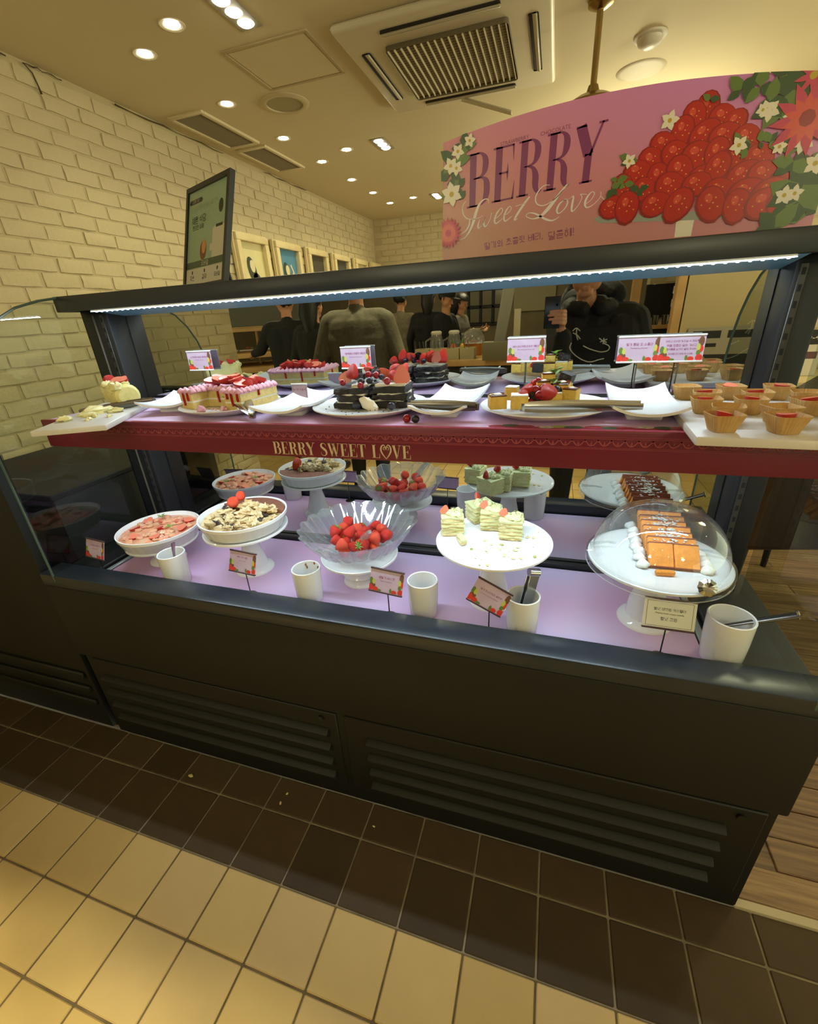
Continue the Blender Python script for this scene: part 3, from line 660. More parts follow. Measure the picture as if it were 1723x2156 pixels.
nt.links.new(rp.outputs[0], b_.inputs['Base Color'])
MB().prism(out, -.004, .004, 0, XZ).build('board', mt, bn, smooth=None)
MB().rbox(-.30, .30, -.004, .05, -.0, .012, .003, 1).build('foot', m_black, bn)
m_plum = M('plum_ink', '7d2f6d', .35); m_wink = M('white_ink', 'e9dfe4', .35); m_pink2 = M('mauve_ink', '8c3f6c', .35)
w_ = MB()
x0, z0 = bp_(985, 437); x1, _ = bp_(1262, 400)
serif(w_, 'BERRY', x1-x0, .102, BT(.0046) @ Matrix.Translation((x0-.002, z0-.002, 0)) @ Matrix.Rotation(.075, 4, 'Z'), slant=.10)
w_.build('berry_lettering', m_plum, bn, smooth=None)
w_ = MB()
for s, u, v in (('STRAWBERRY', 1084, 296), ('CHOCOLATE', 1170, 274)):
    x, z = bp_(u, v); put_text(w_, s, .062, BT(.0046) @ Matrix.Translation((x, z, 0)) @ Matrix.Rotation(.09, 4, 'Z'))
for s, u, v, wd in (('딸기와 초콜릿 베리,', 1082, 507, .14), ('달콤해!', 1183, 492, .06)):
    x, z = bp_(u, v); put_text(w_, s, wd, BT(.0046) @ Matrix.Translation((x, z, 0)) @ Matrix.Rotation(.08, 4, 'Z'))
tag(w_.build('small_lettering', m_pink2, bn, smooth=None), kind='stuff')
SCRIPT = [
 [(352,955,3),(345,912,5),(300,915,8),(250,970,16),(215,1060,24),(190,1150,22),(150,1250,16),(100,1320,8),(45,1345,4)],
 [(112,930,4),(75,985,6),(78,1060,8),(110,1110,8),(160,1125,6),(235,1115,4),(290,1085,3)], [(150,1125,8),(145,1180,14),(110,1245,10),(55,1282,4)],
 [(255,1125,4),(238,1190,14),(245,1222,10),(285,1180,5),(318,1095,4)], [(318,1095,4),(300,1170,14),(318,1203,8),(365,1130,5),(382,1055,5)],
 [(415,1125,4),(470,1080,5),(502,1030,6),(482,1008,5),(440,1060,12),(415,1130,14),(432,1170,9),(500,1115,4)], [(515,1090,4),(570,1050,5),(593,1008,6),(572,988,5),(535,1040,12),(515,1110,14),(532,1145,9),(600,1090,4)],
 [(790,882,10),(745,940,16),(690,1020,18),(640,1100,16),(628,1135,10),(660,1115,4)], [(640,985,4),(745,955,4)],
 [(1005,758,3),(940,768,6),(880,830,9),(850,905,10),(872,965,8),(950,975,7),(1060,905,5),(1150,810,4),(1215,735,3)], [(1190,748,6),(1120,835,14),(1050,930,24),(975,1025,26),(900,1095,18),(820,1120,8),(752,1092,6),(785,1058,6),(860,1070,12),(955,1122,16),(1035,1138,10),(1105,1095,4)],
 [(1150,925,6),(1105,965,12),(1078,1030,14),(1098,1062,8),(1155,1020,8),(1192,955,12),(1182,912,8),(1150,925,5),(1225,900,3)],
 [(1228,895,4),(1258,880,10),(1243,960,16),(1236,1028,14),(1255,1035,8),(1310,970,5),(1348,890,6),(1330,858,5),(1400,860,3)],
 [(1385,965,4),(1445,915,5),(1480,850,6),(1455,832,5),(1405,885,14),(1378,960,16),(1400,1000,9),(1470,965,5),(1540,890,4),(1548,830,4)], [(1548,880,4),(1600,920,5),(1660,870,5),(1720,815,4),(1790,790,4)]]
w_ = MB()
for st in SCRIPT:
    q = [(*bp_(960+cx*.1973, 240+cy*.1973), w*.1973/F*1.33) for cx, cy, w in arcpts(st, 4)]
    w_.ribbon(q, 0, BT(.0052))
w_.build('script_lettering', m_wink, bn, smooth=None)
# printed strawberries, stand, leaves and flowers
m_pb = [M('print_red', 'b5201c', .3), M('print_red_dark', '8e1518', .3), M('print_red_light', 'd04a3c', .3), M('print_leaf', '33502f', .35), M('print_leaf_light', '5f7a3c', .35), M('print_white', 'e4e0d4', .35), M('print_pink', 'c23a62', .35), M('print_yellow', 'b9a12c', .35), M('print_plate', '9aa09a', .35), M('print_seed', 'd8a24a', .4)]
pr = MB(); dep = [0.0046]
def blob(x, z, r, a, mi, n=14, sq=.85, tip=.35):
    pts = []
    for i in range(n):
        t = 2*PI*i/n; rr = r*(1+tip*max(0, math.cos(t))**3*.6); px_, pz_ = rr*math.cos(t), rr*sq*math.sin(t)
        pts.append((x+px_*math.cos(a)-pz_*math.sin(a), z+px_*math.sin(a)+pz_*math.cos(a)))
    dep[0] += .000006; pr.flat(pts, mi, BT(dep[0]))
def leafp(x, z, L_, a, mi, w=.32):
    pts = [(0, 0), (.3, -w), (.65, -w*.8), (1, 0), (.65, w*.8), (.3, w)]; dep[0] += .000006
    pr.flat([(x+L_*(p*math.cos(a)-q_*math.sin(a)), z+L_*(p*math.sin(a)+q_*math.cos(a))) for p, q_ in pts], mi, BT(dep[0]))
def berry(u, v, r, a, tone):
    x, z = bp_(u, v); blob(x, z, r, a, 1); blob(x+r*.06*math.cos(a), z+.0012, r*.88, a, 0); blob(x-.15*r, z+r*.3, r*.26, a, 2, 10)
    for i in range(7):
        t = i*2.4; rr = r*.62*math.sqrt((i+.5)/7); blob(x+rr*math.cos(t), z+rr*.8*math.sin(t), r*.05, 0, 9, 5, 1, 0)
x, z = bp_(1440, 470)
pr.flat([bp_(1250, 462), bp_(1262, 470), bp_(1500, 462), bp_(1665, 446), bp_(1665, 436), bp_(1262, 455)], 8, BT(.0047)); pr.flat([bp_(1420, 500), bp_(1455, 497), bp_(1462, 463), bp_(1424, 465)], 5, BT(.0047))
rnd = random.Random(3)
heap = [(1490,225,.026),(1462,245,.026),(1520,248,.026),(1548,258,.024),(1438,275,.026),(1480,285,.028),(1522,288,.028),(1570,290,.026),(1395,305,.026),(1370,340,.028),(1420,325,.028),(1465,328,.03),(1510,322,.028),(1552,330,.03),(1595,330,.026),(1340,365,.028),(1385,372,.026),(1430,360,.03),(1475,375,.027),(1512,352,.028),(1560,372,.03),(1605,370,.03),(1640,390,.026),(1310,395,.026),(1355,400,.026),(1408,392,.030),(1462,390,.027),(1510,405,.03),(1565,410,.034),(1615,408,.032),(1645,425,.028),(1287,438,.026),(1320,435,.030),(1376,432,.028),(1430,430,.032),(1495,428,.032),(1550,432,.03),(1605,430,.034),(1642,432,.028)]
for u, v, r in heap: berry(u, v, r, rnd.uniform(-2.4, .6), rnd.random() < .6)
for u, v in ((1555,300),(1620,300),(1325,335),(1315,388),(1300,380),(1600,300),(1290,398),(1345,400),(1575,318),(1495,210)):
    x, z = bp_(u, v)
    for k in range(4): leafp(x, z, rnd.uniform(.012, .022), rnd.uniform(0, 6.28), rnd.choice((3, 4)))
def flower(u, v, r, n, mi, mc, inner=None):
    x, z = bp_(u, v); a0 = rnd.uniform(0, 1)
    for k in range(n): leafp(x, z, r, a0+2*PI*k/n, mi, .34 if n < 8 else .16)
    if inner:
        for k in range(n): leafp(x, z, r*.65, a0+.2+2*PI*k/n, inner, .2)
    blob(x, z, r*.22, 0, mc, 8, 1, 0)
for u, v, s in ((960,330,.03),(975,310,.035),(950,365,.04),(965,395,.03),(955,340,.04),(985,295,.02),(945,400,.03),(968,420,.025),(1575,175,.035),(1600,185,.04),(1560,190,.03),(1640,165,.05),(1670,190,.05),(1700,170,.06),(1650,205,.05),(1620,215,.04),(1690,310,.05),(1700,350,.05),(1680,420,.06),(1695,455,.05),(1650,470,.05),(1690,390,.06),(1630,480,.05),(1670,340,.04)):
    x, z = bp_(u, v)
    for k in range(3): leafp(x, z, s*rnd.uniform(.7, 1.1), rnd.uniform(0, 6.28), rnd.choice((3, 3, 4)))
for u, v, r in ((990,297,.014),(965,320,.016),(950,350,.018),(962,355,.016),(1410,255,.018),(1555,307,.017),(1620,235,.018),(1612,230,.014),(1690,300,.02),(1715,345,.02),(1650,412,.018),(1672,408,.016),(1605,233,.012),(1325,340,.014),(1640,310,.014),(1665,245,.014)): flower(u, v, r, 5, 5, 7)
flower(952, 410, .026, 6, 5, 7); flower(945, 492, .034, 20, 6, 6, 2); flower(1698, 250, .062, 11, 6, 1, 2); flower(1712, 160, .03, 8, 6, 7)
# keep the print inside the board
pr.v = [(min(.384, max(-.384, p[0])), p[1], min(p[2], .247+.036*(1-(min(1, abs(p[0])/.378))**2))) for p in pr.v]
tag(pr.build('fruit_print', m_pb, bn, smooth=None), kind='stuff')

# ---------------------------------------------------------------- tilted green poster in a dark frame
pA, pB = PY(385, 592, 1.36), PY(475, 590, 1.24)
sg = thing('poster_stand', 'tilted green smart-order poster in a dark frame standing on the canopy', 'poster', ((pA.x+pB.x)/2, 1.30, 1.5695), rz=math.atan2(1.24-1.36, pB.x-pA.x), rx=0)
hw = math.hypot(pB.x-pA.x, .12)/2*1.0; HH = .305; tl = Matrix.Rotation(-.30, 4, 'X'); PT = lambda off: tl @ Matrix.Translation((0, -off, 0)) @ XZ
q = MB()
for a, b, c, d in ((-hw, hw, 0, .012), (-hw, hw, HH-.014, HH), (-hw, -hw+.013, .012, HH-.014), (hw-.016, hw, .012, HH-.014)): q.box(a, b, -.008, .008, c, d, 0, tl)
q.build('frame', M('sign_frame', '1b2126', .35), sg, smooth=None)
MB().box(-hw+.012, hw-.012, -.002, .004, .010, HH-.012, 0, tl).build('poster_sheet', M('poster_green', '93a886', .4, col2='93b09c', scale=4, detail=1), sg, smooth=None)
q = MB(); w2 = hw-.013
q.flat([(-w2, .012), (w2, .012), (w2, .062), (-w2, .062)], 0, PT(.0026)); q.flat([(-w2, .064), (w2, .064), (w2, .084), (-w2, .084)], 1, PT(.0026))
q.flat([(.30*hw, .084), (.86*hw, .084), (.86*hw, .165), (.74*hw, .172), (.42*hw, .172), (.30*hw, .165)], 0, PT(.0026)); q.flat([(.44*hw, .166), (.74*hw, .166), (.74*hw, .174), (.44*hw, .174)], 2, PT(.0028))
q.flat([(.2*hw, .104), (.94*hw, .104), (.94*hw, .124), (.2*hw, .124)], 0, PT(.0029))
q.flat([(-.84*hw, .255), (-.28*hw, .255), (-.24*hw, .261), (-.28*hw, .268), (-.84*hw, .268), (-.88*hw, .261)], 2, PT(.0026))
q.flat([(.62*hw+.014*math.cos(t*.45), .222+.019*math.sin(t*.45)) for t in range(14)], 2, PT(.0026))
q.flat([(-.12*hw+.022*math.cos(t*.45), .112+.028*math.sin(t*.45)) for t in range(14)], 3, PT(.0026)); q.flat([(-.09*hw+.014*math.cos(t*.45), .122+.020*math.sin(t*.45)) for t in range(14)], 4, PT(.0027))
for s, x, z, wd, mi in (('스마트 오더', -.56, .2615, .05, 0), ('매장에서 빠르고', -.05, .24, .17, 5), ('채움 식당', -.38, .206, .10, 2), ('오늘의 주문', .1, .205, .05, 5), ('편리한 이용', -.4, .184, .08, 2), ('모바일', 0, .074, .05, 0), ('주문', -.6, .034, .032, 2), ('결제', 0, .034, .032, 2), ('모바일', .6, .034, .04, 2)):
    put_text(q, s, wd, PT(.003) @ Matrix.Translation((x*hw, z, 0)), mi)
for x in (-.6, 0, .6): q.flat([(x*hw+.005*math.cos(t*.7), .051+.006*math.sin(t*.7)) for t in range(9)], 2, PT(.0029))
q.build('poster_print', [M('poster_white', 'c9c4b4', .4), M('poster_deep_green', '40543f', .4), M('poster_black', '23281f', .4), M('poster_hair', '7a3d1c', .4), M('poster_face', 'c98a5a', .4), M('poster_pale', 'a9b89a', .4)], sg, smooth=None)
MB().tube([(0, .10, .0), (0, .066, .19)], .006, 8).build('support_leg', m_black, sg)

# ---------------------------------------------------------------- framed pictures on the brick wall
m_frame = M('cream_frame', 'd9c898', .45, var=.05); m_mount = M('picture_mount', '8c7d58', .6)
arts = [('pale picture of a dark-haired woman', 'd8cf9c'), ('blue picture of a woman raising her arm', '4f86a8'), ('dark picture with white rounded outline letter', '4a463c'), ('dark picture with a pale blue shape', '4b4a44'), ('pale picture with a white cup shape', 'cfc39a'), ('plain brownish picture nearest the corner', '8d7a58')]
edges = [(2.96, 3.33), (3.43, 3.80), (3.93, 4.29), (4.43, 4.79), (4.94, 5.28), (5.42, 5.78)]
for n, ((ya, yb), (ds, bg)) in enumerate(zip(edges, arts)):
    ya, yb = ya*1.143-.10, yb*1.143-.10; w = (yb-ya)/2; h = w*1.25; zc = 2.09-h
    t = thing('picture_frame', '%s in a deep cream frame' % ds, 'picture', (-2.388, (ya+yb)/2, zc), rz=PI/2, group='framed pictures on the brick wall')
    q = MB()
    for a, b, c, d in ((-w, w, -h, -h+.05), (-w, w, h-.05, h), (-w, -w+.05, -h+.05, h-.05), (w-.05, w, -h+.05, h-.05)): q.rbox(a, b, -.055, .0, c, d, .006, 2)
    for a, b, c, d in ((-w-.012, w+.012, h-.004, h+.012), (-w-.012, w+.012, -h-.012, -h+.004), (-w-.012, -w+.004, -h, h), (w-.004, w+.012, -h, h)): q.rbox(a, b, -.03, .0, c, d, .004, 1)
    q.build('frame', m_frame, t)
    MB().box(-w+.05, w-.05, -.012, -.006, -h+.05, h-.05).build('picture', M('art_%d' % n, bg, .5, var=.06, scale=6), t, smooth=None)
    A = MB(); TA = Matrix.Translation((0, -.0135, 0)) @ XZ
    if n < 2:
        el = lambda cx, cy, rx, ry, a=0, k=16: [(cx+rx*math.cos(2*PI*i/k)*math.cos(a)-ry*math.sin(2*PI*i/k)*math.sin(a), cy+rx*math.cos(2*PI*i/k)*math.sin(a)+ry*math.sin(2*PI*i/k)*math.cos(a)) for i in range(k)]
        A.flat(el(-.02, .02, .055, .10, .3), 0, TA); A.flat(el(-.01, .05, .032, .045, .2), 1, Matrix.Translation((0, -.0005, 0)) @ TA); A.flat(el(.04, -.08, .06, .09, .4), 0 if n == 0 else 1, TA); A.flat(el(.03, -.14, .1, .05), 1, Matrix.Translation((0, -.0006, 0)) @ TA)
        if n == 1: A.ribbon([(.03, -.03, .03), (.09, .04, .025), (.05, .1, .02)], 1, Matrix.Translation((0, -.0007, 0)) @ TA)
        A.build('figure_print', [M('art_dark', '39402f', .5), M('art_skin', 'd9cfa4', .5)], t, smooth=None)
    elif n == 2:
        A.ribbon(arcpts([(-.1, -.16, .012), (-.1, .0, .012), (-.06, .05, .012), (-.01, 0, .012), (-.01, -.1, .012), (.0, 0, .012), (.05, .05, .012), (.1, 0, .012), (.1, -.16, .012)], 5), 0, TA)
        A.build('outline_print', M('art_white', 'ddd6c0', .5), t, smooth=None)
    elif n < 5:
        A.flat([(.07*math.cos(i*.5), -.06+.08*math.sin(i*.5)) for i in range(13)], 0, TA); A.build('shape_print', M('art_blue' if n == 3 else 'art_cup', '8791a8' if n == 3 else 'e6dfc6', .5), t, smooth=None)
# ---------------------------------------------------------------- tableware
ZD = .7072
def cup_prof(r, h, w=.0042): return [(0, 0), (r*.86, 0), (r*.9, .003), (r*.97, h*.5), (r, h-.002), (r-w*.5, h), (r-w, h-.002), (r*.97-w, h*.5), (r*.88-w, .008), (0, .006)]
def cup(x, y, label, r=.0415, h=.108, mats=None):
    t = MB().lathe(cup_prof(r, h), 40).build('tumbler', mats or m_white, None, (x, y, ZD)); return tag(t, label, 'cup', 'white tumblers along the front of the case')
def plate_prof(r, h=.023): return [(0, 0), (r*.60, 0), (r*.64, .001), (r*.95, h*.75), (r, h*.93), (r*.995, h), (r*.95, h*.90), (r*.68, h*.52), (0, h*.48)]
def curved_plate(w, d, h=.026, th=.0055, n=12):
    b = MB(); vs = []; fs = []
    f = lambda i, j: .012+h*(abs(2*i/n-1)**2.3)*.62+h*(abs(2*j/n-1)**2.3)*.5
    for s in (1, 0):
        for j in range(n+1):
            for i in range(n+1): k = 1+.03*abs(2*j/n-1)**2; vs.append(((i/n-.5)*w*k, (j/n-.5)*d*(1+.03*abs(2*i/n-1)**2), f(i, j)-(0 if s else th)))
    q = (n+1)**2
    for j in range(n):
        for i in range(n):
            a = j*(n+1)+i; fs += [(a, a+1, a+n+2, a+n+1), (q+a, q+a+n+1, q+a+n+2, q+a+1)]
    for i in range(n):
        fs += [(i, q+i, q+i+1, i+1), (n*(n+1)+i, n*(n+1)+i+1, q+n*(n+1)+i+1, q+n*(n+1)+i)]
        a, c = i*(n+1), (i+1)*(n+1); fs += [(a, c, q+c, q+a), (a+n, q+a+n, q+c+n, c+n)]
    b.add(vs, fs); b.rbox(-w*.26, w*.26, -d*.3, d*.3, 0, .012, .003, 1)
    return b
def stand_mesh(r, zp, fr=.062, sr=.024):
    return MB().lathe([(0, 0), (fr, 0), (fr, .003), (fr*.93, .009), (fr*.72, .018), (sr*1.45, zp*.32), (sr*1.02, zp*.6), (sr, zp*.78), (sr*1.15, zp-.014), (r*.55, zp-.010), (r*.92, zp-.008), (r, zp-.004), (r, zp+.001), (r-.003, zp+.0025), (r-.007, zp+.001), (r-.012, zp-.001), (0, zp-.001)], 56).mesh('cake_stand', m_white, 40)
def arms(name, label, cat, p0, p1, spread, wd, mt, hinge_w=.012, lift=.0, open_end=.02, group=None):
    """tongs lying or standing from hinge p0 to tips p1"""
    p0, p1 = Vector(p0), Vector(p1); d = (p1-p0); L_ = d.length; d.normalize()
    t = thing(name, label, cat, p0, group=group); t.rotation_euler = d.to_track_quat('X', 'Z').to_euler()
    for s in (-1, 1):
        pts = [(L_*k/8, s*(.004+open_end*math.sin(PI*.5*k/8)), .0) for k in range(9)]
        R = [wd*(.55+.45*math.sin(PI*min(1, .25+.8*k/8))) for k in range(9)]
        MB().tube(pts, R, 8, flat=(.22, 1.0)).build('arm', mt, t)
    MB().tube([(-.002, 0, -wd*.7), (-.002, 0, wd*.7)], hinge_w*.5, 10).build('hinge', mt, t)
    return t
m_stain = MATS['white_gloss_porcelain']
cup(-1.107, .913, 'white tumbler beside the jelly dish holding a small serving fork', .0415)
cup(-.632, .925, 'white tumbler with brown food smears inside, right of the second card')
cup(-.288, .938, 'clean empty white tumbler right of the fresh strawberry card')
cup(-.026, .926, 'white tumbler with steel tongs standing in it, beside the tilted card')
cup(.414, .930, 'larger off-white tumbler at the right end with a dark handled server', .046, .118)
# food smears inside the second tumbler
q = MB()
for k in range(7):
    a = random.uniform(.3, 2.8); z = random.uniform(.085, .104); q.ball(.0045, .0025, .005, 8, 5, T=TR(-.632+.037*math.cos(a), .925+.037*math.sin(a), ZD+z, rz=a), amp=.4, seed=k)
tag(q.build('food_smear', M('brown_smear', '8a5a30', .4)), 'brown food smears on the inner rim of a white tumbler', 'food', kind='stuff')
# utensils in the tumblers
t = thing('serving_fork', 'small steel serving fork leaning in the leftmost tumbler', 'fork', (-1.10, .915, ZD+.012), rx=.10, ry=.10)
MB().tube([(0, 0, 0), (0, 0, .07), (.002, .004, .105), (.004, .01, .135)], [.003, .0035, .006, .0085], 10, flat=(1, .35)).build('handle', M('pink_steel', 'a98f9c', .25, metal=.8), t)
t = thing('steel_tongs', 'polished steel tongs standing in the tumbler beside the tilted card', 'tongs', (-.03, .93, ZD+.012), rz=.5, ry=.22, rx=-.05)
MB().rbox(-.013, .013, -.009, -.006, .0, .150, .0015, 1).build('arm', m_steel, t); MB().rbox(-.013, .013, .006, .009, .0, .150, .0015, 1).build('arm', m_steel, t)
MB().tube([(-.0135, 0, .150), (.0135, 0, .150)], .0105, 14).build('hinge', m_steel, t)
hs = Vector((.405, .935, ZD+.085)); he = PY(1684, 1294, .935)-hs; t = thing('cake_server', 'dark steel cake server handle sticking out of the right tumbler', 'server', hs); t.rotation_euler = he.to_track_quat('Z', 'Y').to_euler()
MB().tube([(0, 0, 0), (0, 0, he.length*.3), (0, 0, he.length*.5), (0, 0, he.length*.93), (0, 0, he.length*.985)], [.006, .006, .008, .0105, .009], 12, flat=(.45, 1)).build('handle', m_dsteel, t)
MB().rbox(-.0045, .0045, -.0095, .0095, he.length*.965, he.length, .001, 1).build('end_cap', m_steel, t)

# ---------------------------------------------------------------- little printed cards
m_card = M('card_paper', 'b8a2bd', .5, col2='c2aec6', scale=25); m_cardw = M('card_white', 'dfe2da', .25); m_rail = M('card_rail', '4a3436', .35); m_railw = M('card_rail_pale', 'dfe0e0', .3)
m_ink = M('card_ink', '8d3a6a', .5); m_ink2 = M('card_ink_dark', '4a4a46', .5)
m_cr, m_cg, m_cy, m_cb = M('card_red', 'cf3a30', .4), M('card_green', '5f7a35', .4), M('card_lime', 'b9bd5a', .4), M('card_brown', '6b4a34', .4)
def card(x, y, zb, zc, w, h, lines, label, tilt=.3, rz=0.0, roll=0.0, white=False, pale=False, stem=True, deco=True, base=True):
    t = thing('card_stand', label, 'card', (x, y, zb), rz=rz, group='printed menu cards in the case')
    H_ = zc-zb; TC = Matrix.Translation((0, 0, H_)) @ Matrix.Rotation(roll, 4, 'Y') @ Matrix.Rotation(-tilt, 4, 'X')
    MB().box(-w/2, w/2, -.0006, .0012, -h/2, h/2, 0, TC).build('card', m_cardw if white else m_card, t, smooth=None)
    rl = m_railw if pale else m_rail
    for s in (-1, 1): MB().rbox(-w/2-.001, w/2+.001, -.003, .003, s*h/2-.0022, s*h/2+.0022, .001, 1, 0, TC).build('rail', rl, t)
    q = MB(); U = lambda o_: TC @ Matrix.Translation((0, -.0007-o_, 0)) @ XZ
    if deco:
        E_ = lambda cx, cy, rx, ry, mi, o_: q.flat([(cx+rx*math.cos(i*.5236), cy+ry*math.sin(i*.5236)) for i in range(12)], mi, U(o_))
        k = h/.058
        E_(-.036*k, -.014*k, .0085*k, .006*k, 4, .0001); E_(-.04*k, -.002*k, .0045*k, .008*k, 3, .00015); E_(-.033*k, -.004*k, .004*k, .007*k, 2, .0002)
        E_(-.041*k, -.020*k, .0072*k, .008*k, 1, .00025); E_(-.028*k, -.0225*k, .0085*k, .006*k, 1, .0003); E_(-.017*k, -.0245*k, .006*k, .003*k, 3, .00035)
        E_(.039*k, .014*k, .006*k, .012*k, 4, .0001); E_(.040*k, -.002*k, .0055*k, .008*k, 1, .00015); E_(.035*k, .002*k, .004*k, .008*k, 2, .0002); E_(.036*k, -.010*k, .0045*k, .006*k, 3, .00025)
        E_(.022*k, -.0235*k, .007*k, .0055*k, 1, .0003); E_(.039*k, -.021*k, .0075*k, .0075*k, 1, .00035); E_(.013*k, -.021*k, .003*k, .006*k, 3, .0004)
        for p in range(len(q.v)): pass
    else:
        for a in ((-.44*w, -.42*h, -.44*w, .42*h), (.44*w, -.42*h, .44*w, .42*h), (-.44*w, .42*h, .44*w, .42*h), (-.44*w, -.42*h, .44*w, -.42*h)): q.ribbon([(a[0], a[1], .0008), (a[2], a[3], .0008)], 5, U(.0001))
    ink = 5 if white else 0
    for s, zz, wd, mh in lines: put_text(q, s, wd*w, U(.0005) @ Matrix.Translation((0, zz*h, 0)), ink, mh)
    inv = TC.inverted(); q.v = [tuple(TC @ Vector((max(-w/2, min(w/2, p.x)), p.y, max(-h/2, min(h/2, p.z))))) for p in (inv @ Vector(v) for v in q.v)]
    q.build('card_print', [m_ink, m_cr, m_cy, m_cg, m_cb, m_ink2], t, smooth=None)
    if stem: MB().tube([(0, .002, .003), (0, .002, H_-h*.4)], .0017, 8).build('stem', m_dsteel, t)
    if base: MB().lathe([(0, 0), (.02, 0), (.02, .002), (.006, .004), (0, .004)], 20).build('base', m_dsteel, t)
    return t
def upper(n, u, v, y, ln, label, **k):
    p = PY(u, v, y); return card(p.x, y, ZS, p.z, .0955, .059, ln, label, tilt=.03, pale=True, **k)
upper(1, 421, 759.5, 1.252, [(CARDS[0], .2, .72, .009), ('Strawberry roll cake', .04, .34, .004)], 'pink menu card at the far left above the cream roll cake')
upper(2, 749.5, 753, 1.252, [(CARDS[1], .2, .68, .009), ('Blackberry chocolate cake', .03, .42, .004)], 'pink menu card standing over the black chocolate cake')
upper(3, 1108, 736, 1.252, [(CARDS[2], .14, .72, .009), ('Berry mascarpone cheese cake', .0, .45, .004)], 'dim pink menu card behind the pile of little cakes')
upper(4, 1346, 735.5, 1.252, [(CARDS[3], .2, .62, .010), ('Fondant au chocolat', .05, .4, .004)], 'left of the two adjoining pink cards before the paper-cup cakes')
upper(5, 1435, 733.5, 1.249, [(CARDS[4], .28, .74, .007), (CARDS[5], .12, .66, .007), (CARDS[6], -.02, .66, .007), (CARDS[7], -.2, .55, .006)], 'right of the two adjoining pink cards, filled with four lines of text', rz=-.02)
lower = [((200,1156), .90, [(CARDS[8], .2, .6, .010), (ENG[4], .02, .34, .005)], 'strawberry-bordered card left of the jelly dish', .34, -.12, 0),
         ((511,1184), .90, [(CARDS[9], .24, .42, .010), (ENG[5], .06, .24, .005)], 'strawberry-bordered card before the tiramisu stand', .36, -.06, .03),
         ((814,1225), .90, [(CARDS[10], .16, .48, .012), (ENG[6], .0, .34, .005)], 'strawberry-bordered card below the glass bowl of strawberries', .36, -.04, .06),
         ((1031,1257), .89, [(CARDS[11], .16, .62, .010), (ENG[7], .0, .5, .005)], 'steeply tilted strawberry-bordered card below the pistachio cakes', .36, .05, .50)]
for (u, v), y, ln, lb, tl_, rz, rl in lower:
    p = PY(u, v, y); card(p.x, y, ZD, p.z, .094, .062, ln, lb, tilt=tl_, rz=rz, roll=rl)
p = PY(1410, 1294, .90); card(p.x, .90, ZD, p.z, .104, .066, [(CARDS[12], .16, .62, .011), (ENG[8], .02, .55, .005), ('월넛 크림', -.16, .4, .007)], 'plain white card in plastic before the domed cake stand', tilt=.36, rz=.05, roll=.04, white=True, deco=False)
p = PZ(606, 840, ZS); card(-.70, 1.15, ZS, ZS+.03, .05, .05, [(CARDS[13], .2, .8, .008)], 'small pink card behind the strawberry sponge cake', tilt=.1, pale=True, stem=False, base=False, deco=False)

# ---------------------------------------------------------------- fruit
m_sb = seed_mat('strawberry_skin', 'c4231c', 'd9a648'); m_sb2 = seed_mat('strawberry_pale_skin', 'd8452a', 'e3b860')
m_cal = M('calyx_green', '6f8f3c', .5, var=.2, scale=60); m_flesh = M('strawberry_flesh', 'd9503c', .3, col2='e59a7c', scale=70); m_blue = M('blueberry_skin', '1d1b2a', .35, var=.3, scale=80); m_cherry = M('red_berry_skin', '8f1420', .15)
def sprof(r): return [(0, -r*1.35), (r*.28, -r*1.22), (r*.62, -r*.78), (r*.88, -r*.2), (r, r*.3), (r*.9, r*.68), (r*.55, r*.88), (0, r*.9)]
sb_body = MB().lathe(sprof(1), 14, rf=lambda t, k: 1+.04*math.cos(3*t+k)).mesh('fruit', m_sb, 60)
sb_body2 = MB().lathe(sprof(1), 14, rf=lambda t, k: 1+.05*math.cos(2*t+k)).mesh('fruit', m_sb2, 60)
q = MB()
for k in range(8):
    a = k*2*PI/8+.1*(k % 3)
    q.add([(0, 0, .92), (.34*math.cos(a-.5), .34*math.sin(a-.5), 1.0), (.95*math.cos(a), .95*math.sin(a), .82+.14*(k % 2)), (.34*math.cos(a+.5), .34*math.sin(a+.5), 1.0)], [(0, 1, 2, 3)])
q.tube([(0, 0, .9), (.03, 0, 1.2)], .07, 5); cal_me = q.mesh('calyx', m_cal, None)
def strawberry(loc, r, rot, label=None, group=None, leafy=True, parent=None, pale=False, name='strawberry'):
    if parent is None:
        t = thing(name, label, 'strawberry', loc, group=group)
    else:
        t = None
    o = bpy.data.objects.new('fruit' if t else name, sb_body2 if pale else sb_body); C.objects.link(o)
    o.parent = t or parent; o.scale = (r, r, r)
    if t: t.rotation_euler = rot
    else: o.location = loc; o.rotation_euler = rot
    if leafy:
        c = bpy.data.objects.new('calyx', cal_me); C.objects.link(c)
        if t: c.parent = t; c.scale = (r, r, r)
        else: c.parent = o
    return t or o
def half_mesh(nm='strawberry_half'):
    b = MB(); b.lathe(sprof(1), 10, 0, a0=0, a1=PI)
    pr_ = sprof(1); poly = [(r, z) for r, z in pr_]+[(-r, z) for r, z in pr_[::-1][1:-1]]
    b.add([(x, 0, z) for x, z in poly], [tuple(range(len(poly)))], 1)
    return b.mesh(nm, [m_sb, m_flesh], 60)
half_me = half_mesh()
def half(loc, r, rot, parent, name='strawberry_half'):
    o = link(name, half_me, parent, loc, rot); o.scale = (r, r, r); return o
def rosette(r, h, mt, n=20, lobes=6):
    b = MB(); pr_ = [(r*.9, 0), (r, h*.15), (r*.92, h*.4), (r*.62, h*.66), (r*.3, h*.88), (0, h)]
    return b.lathe(pr_, n, rf=lambda t, k: 1+.13*math.cos(lobes*t+k*.9)).mesh('cream_rosette', mt, 60)

